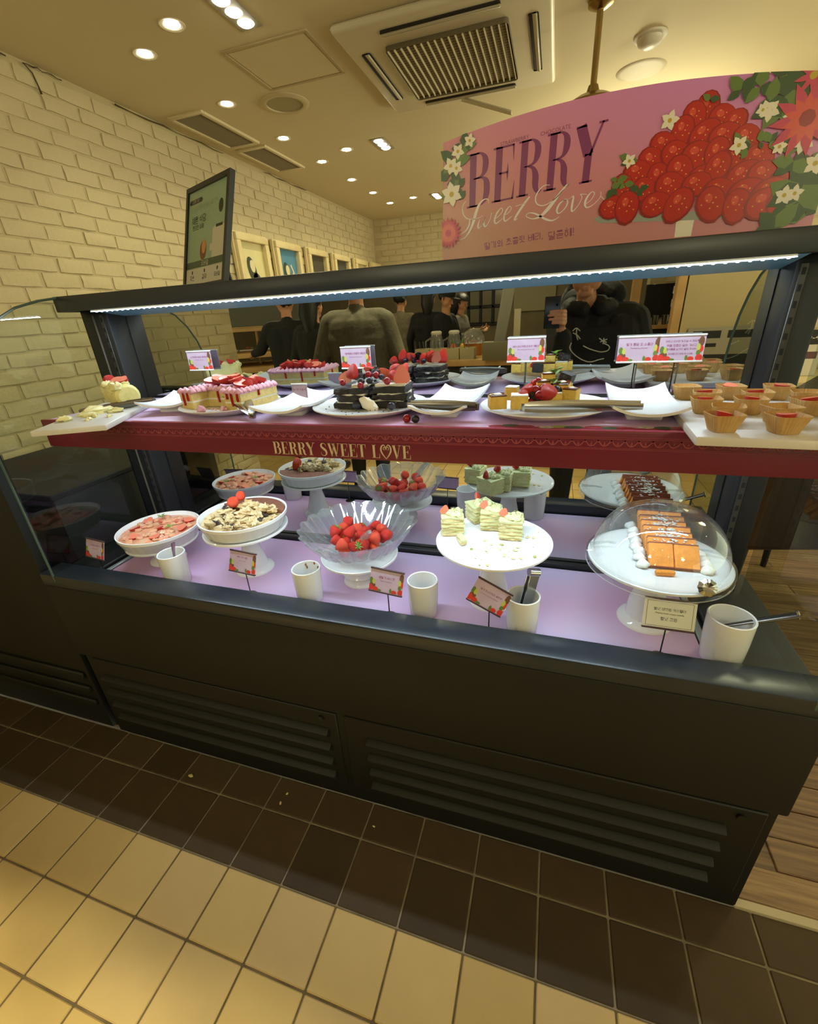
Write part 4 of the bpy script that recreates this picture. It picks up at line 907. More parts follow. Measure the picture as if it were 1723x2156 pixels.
# ---------------------------------------------------------------- upper shelf, left to right
m_slab = M('white_board', 'd9d6d2', .35, var=.04, scale=8)
ang = math.radians(28)
sl = MB().rbox(-.085, .085, -.20, .20, 0, .014, .003, 2).build('serving_board', m_slab, None, (-1.215, .935, ZS), (0, 0, ang)); tag(sl, 'white rectangular serving board at the left end of the shelf', 'board')
def on_slab(lx, ly, z=.0145): return Vector((-1.215+lx*math.cos(ang)-ly*math.sin(ang), .935+lx*math.sin(ang)+ly*math.cos(ang), ZS+z))
m_cream = M('yellow_cream', 'e9e0a2', .45, var=.05, scale=40, bump=.15, sss=.1); m_wcream = M('white_cream', 'efe9d8', .4, var=.03, sss=.1); m_pcream = M('pink_cream', 'e0a8b8', .45, var=.06, scale=50, sss=.1)
rc = thing('roll_cake', 'last piece of cream roll cake with strawberries on the white board', 'cake', on_slab(.02, .10), rz=ang-.9)
MB().lathe([(0, -.062), (.026, -.062), (.034, -.055), (.036, 0), (.034, .055), (.026, .062), (0, .062)], 20, T=TR(0, 0, .033, ry=PI/2)).build('sponge_roll', M('cream_sponge', 'e3d88f', .6, var=.08, scale=40, bump=.3), rc)
for k in range(9):
    MB().ball(.018, .016, .014, 12, 8, T=TR(-.05+.0125*k, -.022+.008*(k % 2), .045+.008*(k % 3)), amp=.5, seed=k).build('cream_dollop', m_cream, rc)
for k in range(4): MB().ball(.016, .014, .011, 12, 8, T=TR(-.045+.028*k, .004, .066), amp=.4, seed=k+20).build('cream_dollop', m_cream, rc)
strawberry((-.05, -.005, .072), .0165, (1.2, 0, 1.2), leafy=False, parent=rc, name='strawberry_piece'); half((-.008, 0, .078), .017, (-1.2, 0, .4), rc); half((.036, .002, .080), .017, (-1.3, .3, -.3), rc)
q = MB()
for k in range(16):
    p = on_slab(random.uniform(-.06, .05), random.uniform(-.13, .02)); s = random.choice((.006, .009, .018)); q.ball(s, s*.8, s*.45, 8, 6, T=TR(p.x, p.y, ZS+.0145+s*.25, rz=k), amp=.7, seed=k)
p = on_slab(-.01, .01); q.ball(.05, .026, .013, 18, 8, T=TR(p.x, p.y, ZS+.02, rz=ang+.9), amp=.6, seed=3)
tag(q.build('cake_crumbs', m_cream), 'smeared cream and cake crumbs on the left serving board', 'crumbs', kind='stuff')
a_, b_ = PZ(168, 866, ZS+.022), PZ(322, 842, ZS+.03)
arms('serving_tongs', 'dark slim tongs lying across the left serving board', 'tongs', b_, a_, 0, .009, m_dsteel, open_end=.006)
def tplate(kind, x, y, label, w=.13, d=.30, rz=0.0, r=.145):
    if kind == 'round': o = MB().lathe(plate_prof(r), 56).build('round_plate', m_white, None, (x, y, ZS)); return tag(o, label, 'plate', 'white plates on the shelf')
    o = curved_plate(w, d).build('curved_plate', m_white, None, (x, y, ZS), (0, 0, rz), 50); return tag(o, label, 'plate', 'white plates on the shelf')
tplate('curved', -1.06, 1.07, 'white upcurved plate between the left board and the strawberry cake', .15, .20, .25)
tplate('round', -.862, 1.045, 'round white plate under the pink strawberry sponge cake', r=.138)
tplate('curved', -.645, 1.07, 'empty white upcurved plate between strawberry cake and chocolate cake', .135, .31, .10)
tplate('round', -.437, 1.045, 'round white plate under the black chocolate cake', r=.146)
tplate('curved', -.228, 1.075, 'white upcurved plate holding tongs, right of the chocolate cake', .122, .30, -.05)
tplate('round', -.012, 1.045, 'round white plate under the pile of little cakes', r=.143)
tplate('curved', .19, 1.07, 'empty white upcurved plate left of the paper-cup cakes', .128, .29, -.04)
tw = thing('fruit_stalk', 'thin dark fruit stalk hanging over the shelf edge at the left', 'stalk', PZ(237, 881, ZS+.003))
o0 = PZ(237, 881, ZS+.003)
MB().tube([PY(226, 903, .884)-o0, PZ(231, 892, ZS+.004)-o0, Vector((0, 0, .001)), PZ(249, 873, ZS+.010)-o0, PZ(260, 873, ZS+.008)-o0], [.0009, .0012, .0014, .0014, .0025], 6).build('stem', M('stalk_dark', '2c1a14', .6), tw)
# pink strawberry sponge
ZP = ZS+.013
sc = thing('strawberry_sponge_cake', 'cut square sponge cake with pink cream edge and heaped strawberries', 'cake', (-.868, 1.055, ZP), rz=-.10)
m_sp = M('yellow_sponge', 'd9c07a', .7, var=.1, scale=60, bump=.4, bscale=200); m_sauce = M('red_sauce', '9c1a1e', .15)
L_ = [(-.105, -.078), (-.062, -.078), (-.062, -.022), (.048, -.022), (.048, -.07), (.104, -.07), (.104, .078), (-.105, .078)]
sh = lambda k: [(x*k, y*k) for x, y in L_]
MB().prism(L_, 0, .019).build('lower_sponge', m_sp, sc, smooth=None); MB().prism(sh(.985), .019, .0235).build('cream_layer', m_wcream, sc, smooth=None)
MB().prism(L_, .0235, .042).build('upper_sponge', m_sp, sc, smooth=None); MB().prism(sh(1.01), .042, .047).build('pink_icing', m_pcream, sc, smooth=None)
ro = rosette(.0105, .014, m_pcream)
def edge_pts(poly, step):
    out_ = []
    for i in range(len(poly)):
        a, b = Vector(poly[i]), Vector(poly[(i+1) % len(poly)]); n = max(1, int((b-a).length/step))
        out_ += [a+(b-a)*k/n for k in range(n)]
    return out_
for p in edge_pts(sh(.95), .0155): link('cream_rosette', ro, sc, (p.x, p.y, .045), (random.uniform(-.25, .25), random.uniform(-.25, .25), random.uniform(0, 6)))
rs = random.Random(11)
for k in range(22):
    x, y = rs.uniform(-.075, .085), rs.uniform(-.008, .058); z = .058+.010*rs.random()+.012*(1-abs(x)/.09)
    half((x, y, z), rs.uniform(.013, .018), (rs.uniform(-2.2, -.9), rs.uniform(-.5, .5), rs.uniform(-2, 2)), sc)
for k in range(4): MB().add([(0, 0, .055), (.012, .004, .06), (.02, 0, .062), (.012, -.004, .058)], [(0, 1, 2, 3)], T=TR(-.05+.03*k, .03, .02, rz=k)).build('mint_leaf', m_cal, sc, smooth=None)
for k, (x, y) in enumerate(((-.09, -.0795), (-.074, -.0795), (.06, -.0715), (.075, -.0715), (.095, -.0715), (.02, -.0235), (-.02, -.0235), (-.1065, -.03), (.07, .0795), (.02, .0795), (-.04, .0795), (.1055, .0))):
    MB().tube([(x, y, .046), (x, y-.0008, .03), (x+.001, y-.001, .012+.012*(k % 3))], [.003, .0035, .0028], 6).build('sauce_drip', m_sauce, sc)
q = MB()
for k in range(9): q.ball(.009 if k < 3 else .003, n=8, k=5, T=TR(rs.uniform(-.03, .07)-.868, 1.055+rs.uniform(-.11, -.085), ZP+.006), amp=.6, seed=k)
tag(q.build('cream_bits', m_pcream), 'loose pink cream bits before the strawberry sponge cake', 'crumbs', kind='stuff')
t = thing('serving_tongs', 'open steel tongs propped against the strawberry sponge cake', 'tongs', PZ(531, 874, ZS+.016), group=None)
hx = PZ(531, 874, ZS+.016)
for k, (u, v, z) in enumerate(((460, 822, 1.285), (515, 818, 1.29))):
    tip = PZ(u, v, z)-hx
    MB().tube([(0, 0, 0), tip*.25, tip*.6, tip*.85, tip], [.007, .011, .010, .012, .013], 8, flat=(1, .35)).build('arm', m_steel, t)
MB().rbox(-.008, .008, -.006, .006, -.009, .008, .003, 2).build('hinge', m_steel, t)
# black chocolate cake
cc = thing('chocolate_layer_cake', 'cut black chocolate layer cake with white cream, strawberries and berries', 'cake', (-.425, 1.06, ZP), rz=.08)
m_choc = M('black_sponge', '1d1614', .6, col2='2c2320', scale=60, bump=.7, bscale=120)
def slab_noise(b, x0, x1, y0, y1, z0, z1, seed, amp=.004, mi=0):
    bm_ = bmesh.new(); bmesh.ops.create_cube(bm_, size=1); bmesh.ops.subdivide_edges(bm_, edges=bm_.edges[:], cuts=4, use_grid_fill=True)
    for v in bm_.verts:
        p = Vector((x0+(v.co.x+.5)*(x1-x0), y0+(v.co.y+.5)*(y1-y0), z0+(v.co.z+.5)*(z1-z0))); n_ = noise.noise_vector(p*70+Vector((seed, 0, 0))); v.co = p+Vector((n_.x, n_.y, n_.z*.35))*amp
    return b.bm(bm_, mi)
for pc, (xa, xb, ya, yb) in enumerate(((-.095, -.012, -.045, .06), (.0, .088, -.035, .055))):
    for k in range(3):
        slab_noise(MB(), xa, xb, ya, yb, .0+k*.018, .0145+k*.018, pc*5+k, .013 if pc == 0 else .010).build('sponge_layer', m_choc, cc, smooth=60)
        if k < 2: slab_noise(MB(), xa+.005, xb-.004, ya+.004, yb-.004, .0135+k*.018, .0185+k*.018, pc*7+k, .006 if pc == 0 else .014).build('cream_layer', m_wcream, cc, smooth=60)
    slab_noise(MB(), xa+(.04 if pc == 0 else .006), xb-.006, ya+.008, yb-.008, .049, .056, pc+9, .010).build('cream_topping', m_wcream, cc, smooth=60)
MB().ball(.026, .010, .014, 14, 8, T=TR(-.005, -.055, .014, ry=.6), amp=.3, seed=4).build('cream_smear', m_wcream, cc)
DZ = -.009
strawberry((-.058, .005, .09+DZ), .0175, (PI-.15, .15, 0), leafy=False, parent=cc, name='strawberry_piece'); half((.075, -.018, .082+DZ), .021, (-.2, PI, .4), cc); half((.022, .02, .082+DZ), .017, (-.5, PI*.8, .2), cc); strawberry((.045, .012, .08+DZ), .0135, (1.3, 0, .5), leafy=False, parent=cc, name='strawberry_piece')
half((.048, .03, .094+DZ), .014, (-.9, PI*.9, 1.2), cc); half((-.02, .03, .09+DZ), .014, (-.9, 2.5, -.8), cc); half((-.085, .02, .078+DZ), .015, (-.9, 1.2, -.8), cc); half((.07, .035, .086+DZ), .017, (-.4, PI, 2.4), cc)
bb = MB().ball(1, 1, .92, 12, 8).mesh('blueberry', m_blue); cb = MB().ball(1, 1, 1, 12, 8).mesh('red_berry', m_cherry)
for k, (x, y, z, r, nm) in enumerate(((-.075, -.03, .072, .008, 'r'), (-.03, -.02, .072, .0095, 'b'), (-.005, -.028, .075, .009, 'b'), (.005, .0, .084, .009, 'r'), (-.015, .0, .085, .0095, 'r'), (.042, -.035, .074, .009, 'r'), (-.025, -.042, .066, .008, 'r'), (.02, -.005, .08, .008, 'b'), (-.035, -.055, .012, .0115, 'b'), (.056, -.062, .010, .0105, 'b'), (-.04, .03, .078, .009, 'b'), (.03, .045, .078, .009, 'b'))):
    o = link('blueberry' if nm == 'b' else 'red_berry', bb if nm == 'b' else cb, cc, (x, y, z+(DZ if z > .03 else 0))); o.scale = (r, r, r)
for k, (x, y, z, a) in enumerate(((-.045, .0, .086, .3), (.0, .012, .09, -.4), (-.012, .035, .09, 1.2))): MB().lathe([(0, -.0012), (.014, -.0012), (.014, .0012), (0, .0012)], 18, T=TR(x, y, z+DZ, rx=1.1, rz=a)).build('chocolate_disc', m_choc, cc)
q = MB()
for k in range(60):
    a = rs.uniform(0, 6.28); d = rs.uniform(.06, .12); s = rs.uniform(.0008, .0026); q.ball(s, s*.8, s*.5, 6, 4, T=TR(-.437+d*math.cos(a), 1.045+d*math.sin(a), ZS+.0155))
tag(q.build('chocolate_crumbs', m_choc), 'dark crumbs scattered on the chocolate cake plate', 'crumbs', kind='stuff')
p = PZ(857, 881, ZS+.009); o = link('red_berry', cb, None, p); o.scale = (.0095,)*3; tag(o, 'loose red berry on the shelf before the chocolate cake', 'berry')
p = PZ(875, 882, ZS+.009); o = link('blueberry', bb, None, p); o.scale = (.0095,)*3; tag(o, 'loose blueberry on the shelf before the chocolate cake', 'berry')
a_, b_ = PZ(862, 850, ZS+.036), PZ(1002, 856, ZS+.03)
arms('serving_tongs', 'steel tongs from the chocolate cake across the narrow plate', 'tongs', b_, a_, 0, .010, m_dsteel, open_end=.008)
# little cakes piled up
m_top = M('glazed_brown_top', '5b2a16', .12, var=.2, scale=50); m_yc = M('yellow_cake', 'd8b455', .65, var=.1, scale=60, bump=.35, bscale=160); m_sug = M('icing_sugar', 'e9e6de', .9)
def mini(u, v, y, rz, tone, label, s=.026, h=.03, rx=0.0, ry=0.0):
    p = PY(u, v, y); z = max(p.z, ZP+.0005); t = thing('little_cake', label, 'cake', (p.x, p.y, z), rz=rz, group='little cakes piled on the plate', rx=rx, ry=ry)
    MB().rbox(-s/2, s/2, -s/2, s/2, 0, h*.9, .002, 2).build('sponge', m_yc if tone != 'c' else m_choc, t)
    MB().rbox(-s/2*.98, s/2*.98, -s/2*.98, s/2*.98, h*.89, h, .002, 2).build('glaze', m_top if tone == 'b' else m_sug if tone == 's' else m_choc, t)
    if tone == 'b': MB().ball(s*.3, s*.2, s*.05, 10, 6, T=TR(0, 0, h), amp=.7, seed=int(u)).build('sugar_dusting', m_sug, t)
mini(1047, 859, .975, .3, 'b', 'little yellow cake with glossy brown top at the left of the pile', .036)
mini(1078, 841, 1.03, -.2, 's', 'small yellow cake dusted with sugar behind the left end of the pile', .027)
mini(1093, 859, .975, .1, 's', 'yellow cake square beside the brown-topped cake, dusted white', .036)
mini(1130, 850, 1.0, -.1, 'c', 'dark chocolate cake square at the foot of the pile', .028, .027)
mini(1162, 850, .998, .2, 's', 'yellow cake square at the centre foot of the pile', .036, .026)
mini(1201, 848, 1.0, -.35, 'b', 'brown-topped yellow cake at the right end of the pile', .030, .032)
mini(1120, 834, 1.06, .2, 'c', 'low chocolate square hidden behind the left berries', .034, .027)
mini(1185, 830, 1.06, .1, 's', 'pale cake square at the back foot of the pile', .036, .027)
mini(1150, 833, 1.06, .1, 'b', 'brown cake square at the back centre of the pile', .036, .027)
mini(1141, 826, 1.03, .3, 'b', 'brown-topped cake in the second tier, left of centre', .030, .026)
mini(1183, 829, 1.02, -.2, 'b', 'glossy brown cake in the second tier on the right', .032, .026, rx=.15)
mini(1154, 806, 1.06, .1, 'b', 'orange-brown cake at the top of the pile', .028, .022)
mini(1190, 806, 1.05, -.4, 'c', 'dark sugar-dusted cake leaning on the right of the pile', .028, .022, ry=.3)
for k, (u, v, y, r, rot, lb) in enumerate(((1154, 828, .985, .0175, (.3, .5, 0), 'large strawberry lying on the front of the cake pile'), (1101, 833, .985, .0125, (1.3, 0, 1), 'strawberry lying left in the cake pile'), (1112, 820, 1.0, .012, (1.5, 0, 2), 'second strawberry lying left in the cake pile'), (1126, 808, 1.03, .010, (1.2, 0, .4), 'small strawberry high on the left of the cake pile'))):
    strawberry(PY(u, v, y), r, rot, lb, 'strawberries in the cake pile', leafy=False)
NAMES_B = ['red berry beside the left strawberries of the cake pile', 'red berry just above the dark chocolate square', 'red berry highest on the left of the cake pile', 'dark blueberry beside the leaning dark cake', 'red berry at the very foot of the pile', 'red berry in the middle of the cake pile']
for k, (u, v, y, r, nm) in enumerate(((1128, 822, 1.0, .011, 'red_berry'), (1136, 832, .985, .010, 'red_berry'), (1134, 803, 1.03, .009, 'red_berry'), (1172, 822, 1.0, .011, 'blueberry'), (1117, 848, .985, .009, 'red_berry'), (1146, 816, 1.01, .009, 'red_berry'))):
    p = PY(u, v, y); o = link(nm, cb if nm[0] == 'r' else bb, None, p); o.scale = (r,)*3; tag(o, NAMES_B[k], 'berry', 'berries in the cake pile')
for k, (u, v, y) in enumerate(((1166, 812, 1.01), (1170, 790, 1.06))):
    p = PY(u, v, y); t = thing('mint_sprig', 'green mint sprig %s the little cake pile' % ('in the middle of' if k == 0 else 'on top of'), 'mint', p, rz=k)
    for i in range(5): MB().add([(0, 0, 0), (.008, .006, .006), (.02, 0, .004), (.008, -.006, .006)], [(0, 1, 2, 3)], T=TR(0, 0, .002*i, rz=i*1.3, ry=-.3)).build('leaf', m_cal, t, smooth=None)
a_, b_ = PZ(1104, 857, ZS+.030), PZ(1352, 853, ZS+.034)
arms('serving_tongs', 'perforated steel tongs lying from the cake pile to the next plate', 'tongs', a_, b_, 0, .0115, m_steel, hinge_w=.014, open_end=.010)
# board of paper-cup cakes at the right
ar = math.radians(-3)
bo = MB().rbox(-.135, .135, -.19, .19, 0, .016, .004, 2).build('serving_board', m_slab, None, (.378, .985, ZS), (0, 0, ar)); tag(bo, 'white serving board of paper-cup cakes at the right end of the shelf', 'board')
m_paper = M('brown_paper', 'b48a4e', .7, col2='c9a468', scale=30); m_fill = M('baked_cheese', 'b47d30', .45, var=.12, scale=40)
def sq(t, k): c_, s_ = abs(math.cos(t)), abs(math.sin(t)); return (c_**5+s_**5)**(-.2)
pl = lambda t, k: sq(t, k)*(1+(.022 if k in (1, 2) else .012)*math.cos(28*t))
liner = MB().lathe([(.0185, .001), (.020, .0), (.0305, .034), (.0298, .0345), (.0195, .006), (.0, .006)], 84, rf=pl, cap0=True).mesh('paper_liner', m_paper, 25)
fill = MB().lathe([(.0, .004), (.021, .004), (.0262, .022), (.018, .025), (0, .026)], 32, rf=sq).mesh('cheese_filling', m_fill, 40)
rc_ = random.Random(5); nn = 0
for j in range(5):
    for i in range(3):
        x = -.092+i*.082+(.022 if j % 2 else 0)+rc_.uniform(-.005, .005); y = -.145+j*.073+rc_.uniform(-.004, .004)
        wx = .378+x*math.cos(ar)-y*math.sin(ar); wy = .985+x*math.sin(ar)+y*math.cos(ar)
        t = thing('paper_cup_cake', 'paper-cup cheese cake, %s row from the front, %s from the left' % (NTH[j], NTH[i]), 'cake', (wx, wy, ZS+.0165), rz=rc_.uniform(-.25, .25), group='paper-cup cakes on the right board')
        t.scale = (.84, .84, .84); link('paper_liner', liner, t); link('cheese_filling', fill, t)
        if rc_.random() < .7 or j == 0: o = half((rc_.uniform(-.005, .005), rc_.uniform(.002, .009), .0345), .0145, (-1.45, rc_.uniform(-.2, .2), rc_.uniform(0, 6)), t, 'strawberry_piece')
# ---------------------------------------------------------------- lower deck, left to right
def fluted(r, h, zb):
    return MB().lathe([(0, 0), (r*.86, 0), (r*.88, .003), (r*.97, h*.72), (r, h*.80), (r*1.005, h), (r*.975, h), (r*.95, h*.75), (r*.87, .006), (0, .005)], 84, rf=lambda t, k: 1+(.012*math.cos(28*t) if k in (2, 3) else 0))
tag(link('cake_stand', stand_mesh(.118, .078, .06, .03), None, (-1.265, 1.03, ZD)), 'low white cake stand under the strawberry jelly dish', 'cake stand', 'white cake stands')
tag(fluted(.1325, .048, 0).build('fluted_dish', m_white, None, (-1.265, 1.03, ZD+.0795)), 'round fluted white dish of strawberry jelly, leftmost on the deck', 'dish')
zj = ZD+.0795
jl = thing('strawberry_jelly', 'orange-pink jelly with strawberries and mint in the leftmost dish', 'dessert', (-1.265, 1.03, zj))
m_jel = M('pink_jelly', 'f0a078', .08, col2='f4c0a0', scale=30, trans=.15, sss=.3)
MB().lathe([(0, .006), (.114, .006), (.126, .034), (.06, .037), (0, .038)], 48).build('jelly_bed', m_jel, jl)
r5 = random.Random(21); je = [MB().ball(1, .9, .55, 12, 8, amp=.6, seed=s).mesh('jelly_lump', m_jel, 70) for s in range(4)]
for k in range(46):
    a = r5.uniform(0, 6.28); d = .108*math.sqrt(r5.random()); s = r5.uniform(.010, .017); o = link('jelly_lump', r5.choice(je), jl, (d*math.cos(a), d*math.sin(a), .037+.005*(1-d/.11)), (r5.uniform(-.4, .4), 0, r5.uniform(0, 6))); o.scale = (s, s, s)
for k, (x, y) in enumerate(((-.085, -.02), (-.03, -.075), (.045, -.06), (.085, .015), (.03, .06), (-.03, .05), (-.085, .04), (.0, .0), (.06, .075))): half((x, y, .046), .0155, (-1.45, r5.uniform(-.3, .3), r5.uniform(0, 6)), jl)
for k, (x, y) in enumerate(((-.045, .06), (.055, -.005))):
    for i in range(4): MB().add([(0, 0, 0), (.008, .005, .004), (.02, 0, .002), (.008, -.005, .004)], [(0, 1, 2, 3)], T=TR(x, y, .052, rz=i*1.6+k, ry=-.3)).build('mint_leaf', m_cal, jl, smooth=None)
# tiramisu
ZT = .155
tag(link('cake_stand', stand_mesh(.132, ZT, .063, .026), None, (-.907, 1.042, ZD)), 'tall white cake stand under the tiramisu dish', 'cake stand', 'white cake stands')
tag(fluted(.136, .048, 0).build('fluted_dish', m_white, None, (-.907, 1.042, ZD+ZT+.002)), 'round fluted white dish of broken tiramisu on the tall stand', 'dish')
ti = thing('tiramisu', 'half-eaten cocoa-topped tiramisu with torn cream and two strawberries', 'dessert', (-.907, 1.042, ZD+ZT+.002))
m_coco = M('cocoa_dust', '7a4a32', .8, var=.1, scale=50); m_tc = M('torn_cream', 'b99a66', .45, col2='dcc89a', scale=60, bump=.5, bscale=120); m_lf = M('soaked_sponge', '33261f', .6, var=.3, scale=60)
MB().lathe([(0, .006), (.117, .006), (.128, .034), (0, .034)], 48).build('cream_bed', m_tc, ti)
cs = []
for i in range(25):
    a = .35+2.35*i/24; cs.append((.129*math.cos(a), .129*math.sin(a)))
cs += [(-.05+.11*k/4, .035+.012*math.sin(k*2.2)) for k in range(5)]
MB().prism(cs, .034, .046).build('cocoa_top', m_coco, ti, smooth=None)
for k in range(60):
    a = r5.uniform(0, 6.28); d = .115*math.sqrt(r5.random()); x, y = d*math.cos(a), d*math.sin(a)
    if y > .05: continue
    dark = r5.random() < .24; s = r5.uniform(.008, .017)
    MB().ball(s*r5.uniform(.9, 1.7), s*.8, s*(.42 if dark else .6), 10, 7, T=TR(x, y, .037+r5.uniform(0, .012), r5.uniform(-.5, .5), r5.uniform(-.4, .4), r5.uniform(0, 3)), amp=.9, fs=45, seed=k).build('sponge_chunk' if dark else 'cream_chunk', m_lf if dark else m_tc, ti)
for k in range(7): MB().ball(.022, .013, .012, 12, 8, T=TR(-.02+.017*k, .035+.008*math.sin(k), .052+.006*(k % 2)), amp=.9, fs=40, seed=k+60).build('cream_chunk', m_tc, ti)
strawberry((-.052, .03, .066), .019, (.7, .3, 0), leafy=False, parent=ti, name='strawberry_piece', pale=True); strawberry((-.035, .05, .083), .016, (1.2, -.3, .4), leafy=False, parent=ti, name='strawberry_piece', pale=True)
p = PY(507, 1118, .905); t = thing('serving_spoon', 'steel spoon resting over the rim of the tiramisu dish', 'spoon', (-.905, .945, ZD+ZT+.05), rx=.9, rz=.3)
MB().tube([(0, .01, .035), (0, 0, .0), (0, -.004, -.03)], [.003, .003, .004], 8, flat=(1, .5)).build('handle', m_steel, t); MB().ball(.011, .0035, .014, 12, 8, T=TR(0, -.004, -.042)).build('bowl', m_steel, t)
# crystal bowl of strawberries
tag(link('cake_stand', stand_mesh(.118, .092, .058, .04), None, (-.522, 1.058, ZD)), 'low white cake stand under the crystal strawberry bowl', 'cake stand', 'white cake stands')
m_cry = thin_glass('crystal', 'f4f7f8', .05, body=.07, f0=.10, bump=.0)
NB = 20
def scal(t, k):
    amp = (.0, .006, .012, .02, .028, .035, .035, .028, .02, .012, .006, 0)[min(k, 11)]
    f = abs(math.sin(NB*t/2)); dz = .006*f if k in (4, 5, 6, 7) else 0
    return (1+amp*(f-.5)*1.6, dz)
zb = ZD+.0948
bw = thing('crystal_bowl', 'scalloped clear crystal bowl of strawberries on a low stand', 'bowl', (-.522, 1.058, zb))
MB().lathe([(0, 0), (.055, .0), (.088, .010), (.125, .036), (.150, .064), (.168, .090), (.170, .093), (.163, .092), (.145, .068), (.119, .040), (.082, .015), (0, .008)], 168, rf=scal).build('bowl_wall', m_cry, bw, smooth=12)
q = MB()
for k in range(NB):
    a = 2*PI*(k+.0)/NB; q.tube([(.068*math.cos(a), .068*math.sin(a), .003), (.124*math.cos(a), .124*math.sin(a), .035), (.166*math.cos(a), .166*math.sin(a), .087)], [.0025, .0032, .0028], 5)
q.build('cut_ribs', m_cry, bw, smooth=20)
r6 = random.Random(8); placed = []
for k in range(400):
    if len(placed) >= 33: break
    a = r6.uniform(0, 6.28); d = .092*math.sqrt(r6.random()); r = r6.uniform(.0145, .0185); x, y = d*math.cos(a), d*math.sin(a)
    z = .016+r+(.012 if d > .06 else 0)
    for (px_, py_, pz_, pr_) in placed:
        dd = math.hypot(x-px_, y-py_); R_ = (r+pr_)*.92
        if dd < R_: z = max(z, pz_+math.sqrt(max(0, R_*R_-dd*dd))*.85)
    if z > .07: continue
    placed.append((x, y, z, r))
rows_ = {}
for k, q_ in enumerate(sorted(placed, key=lambda q_: -q_[1])): rows_.setdefault(k//6, []).append(q_)
for j, rw in rows_.items():
    for i, (x, y, z, r) in enumerate(sorted(rw)):
        strawberry((-.522+x, 1.058+y, zb+z), r, (r6.uniform(.3, 2.6), r6.uniform(-.6, .6), r6.uniform(0, 6.28)), 'strawberry in the crystal bowl, %s row from the back, %s from the left' % (NTH[j], NTH[i]), 'strawberries in the crystal bowl', leafy=r6.random() < .75, pale=r6.random() < .4)
p0, p1 = Vector((-.50, 1.02, zb+.055)), Vector((-.435, .955, zb+.13))
arms('clear_tongs', 'clear plastic tongs resting in the crystal strawberry bowl', 'tongs', p1, p0, 0, .007, thin_glass('clear_plastic', 'dfe6e8', .05, body=.12, f0=.12), open_end=.006)
# pistachio cakes
ZPI = .190
tag(link('cake_stand', stand_mesh(.153, ZPI, .066, .027), None, (-.116, 1.042, ZD)), 'tall white cake stand holding pistachio cream cakes', 'cake stand', 'white cake stands')
zt = ZD+ZPI
m_pis = M('pistachio_cream', 'cdd09a', .45, var=.06, scale=50, sss=.1); m_pst = M('pale_pastry', 'd6c389', .6, col2='e2d4a4', scale=60, bump=.4, bscale=150); m_nut = M('pistachio_crumb', '8f9a45', .6, var=.3, scale=80)
pr6 = rosette(.011, .013, m_pis, 18, 5)
def pist(u, v, rz, label, w=.058, d=.060, h=.052, rx=0.0):
    p = PZ(u, v, zt+.001); t = thing('pistachio_cake', label, 'cake', (p.x, p.y, zt+.002), rz=rz, rx=rx, group='pistachio cakes on the stand')
    for k in range(5):
        z = k*h/5
        slab_noise(MB(), -w/2, w/2, -d/2, d/2, z, z+h/5*.62, k+int(u), .003).build('pastry_layer', m_pst, t, smooth=60)
        slab_noise(MB(), -w/2-.001, w/2+.001, -d/2-.001, d/2+.001, z+h/5*.55, z+h/5*1.05, k+50+int(u), .005).build('cream_layer', m_pis, t, smooth=60)
    for x, y in ((.004, -.014), (.014, .0), (.004, .012), (-.008, -.004), (.016, .016), (.016, -.016)): link('cream_rosette', pr6, t, (x, y, h), (r6.uniform(-.3, .3), r6.uniform(-.3, .3), r6.uniform(0, 3)))
    half((-w*.36, -.004, h+.013), .0125, (0, PI+.3, r6.uniform(-.6, .6)), t, 'strawberry_piece')
    q = MB()
    for k in range(8): q.ball(.0014, n=6, k=4, T=TR(r6.uniform(-.005, .02), r6.uniform(-.015, .015), h+.014))
    tag(q.build('nut_crumbs', m_nut, t), kind='stuff')
    return t
pist(953, 1118, .25, 'pistachio cake with strawberry at the left of the stand, split open')
pist(1012, 1092, -.9, 'pistachio cake lying toward the back of the stand', .056, .07, .050)
pist(1035, 1108, .1, 'pistachio cake in the middle of the stand')
pist(1076, 1127, .0, 'pistachio cake with upright strawberry at the right of the stand')
p = PZ(972, 1140, zt+.002); t = thing('pastry_slice', 'fallen pale pastry slice lying before the pistachio cakes', 'pastry', (p.x, p.y, zt+.004), rz=-1.1)
slab_noise(MB(), -.024, .024, -.009, .009, 0, .008, 3, .004).build('pastry', m_pst, t, smooth=60); slab_noise(MB(), -.022, .022, -.008, .008, .007, .012, 8, .004).build('cream', m_pis, t, smooth=60)
q = MB()
for k in range(70):
    a = r6.uniform(-2.9, .6); d = r6.uniform(.02, .14); s = r6.choice((.001, .0018, .003, .0065)); q.ball(s, s*.7, s*.22, 7, 4, k % 3 == 0 and 1 or 0, TR(-.116+d*math.cos(a), 1.042+d*math.sin(a), zt+.0008, rz=k))
tag(q.build('pastry_flakes', [m_pst, m_nut]), 'pastry flakes and nut crumbs scattered on the pistachio stand', 'crumbs', kind='stuff')
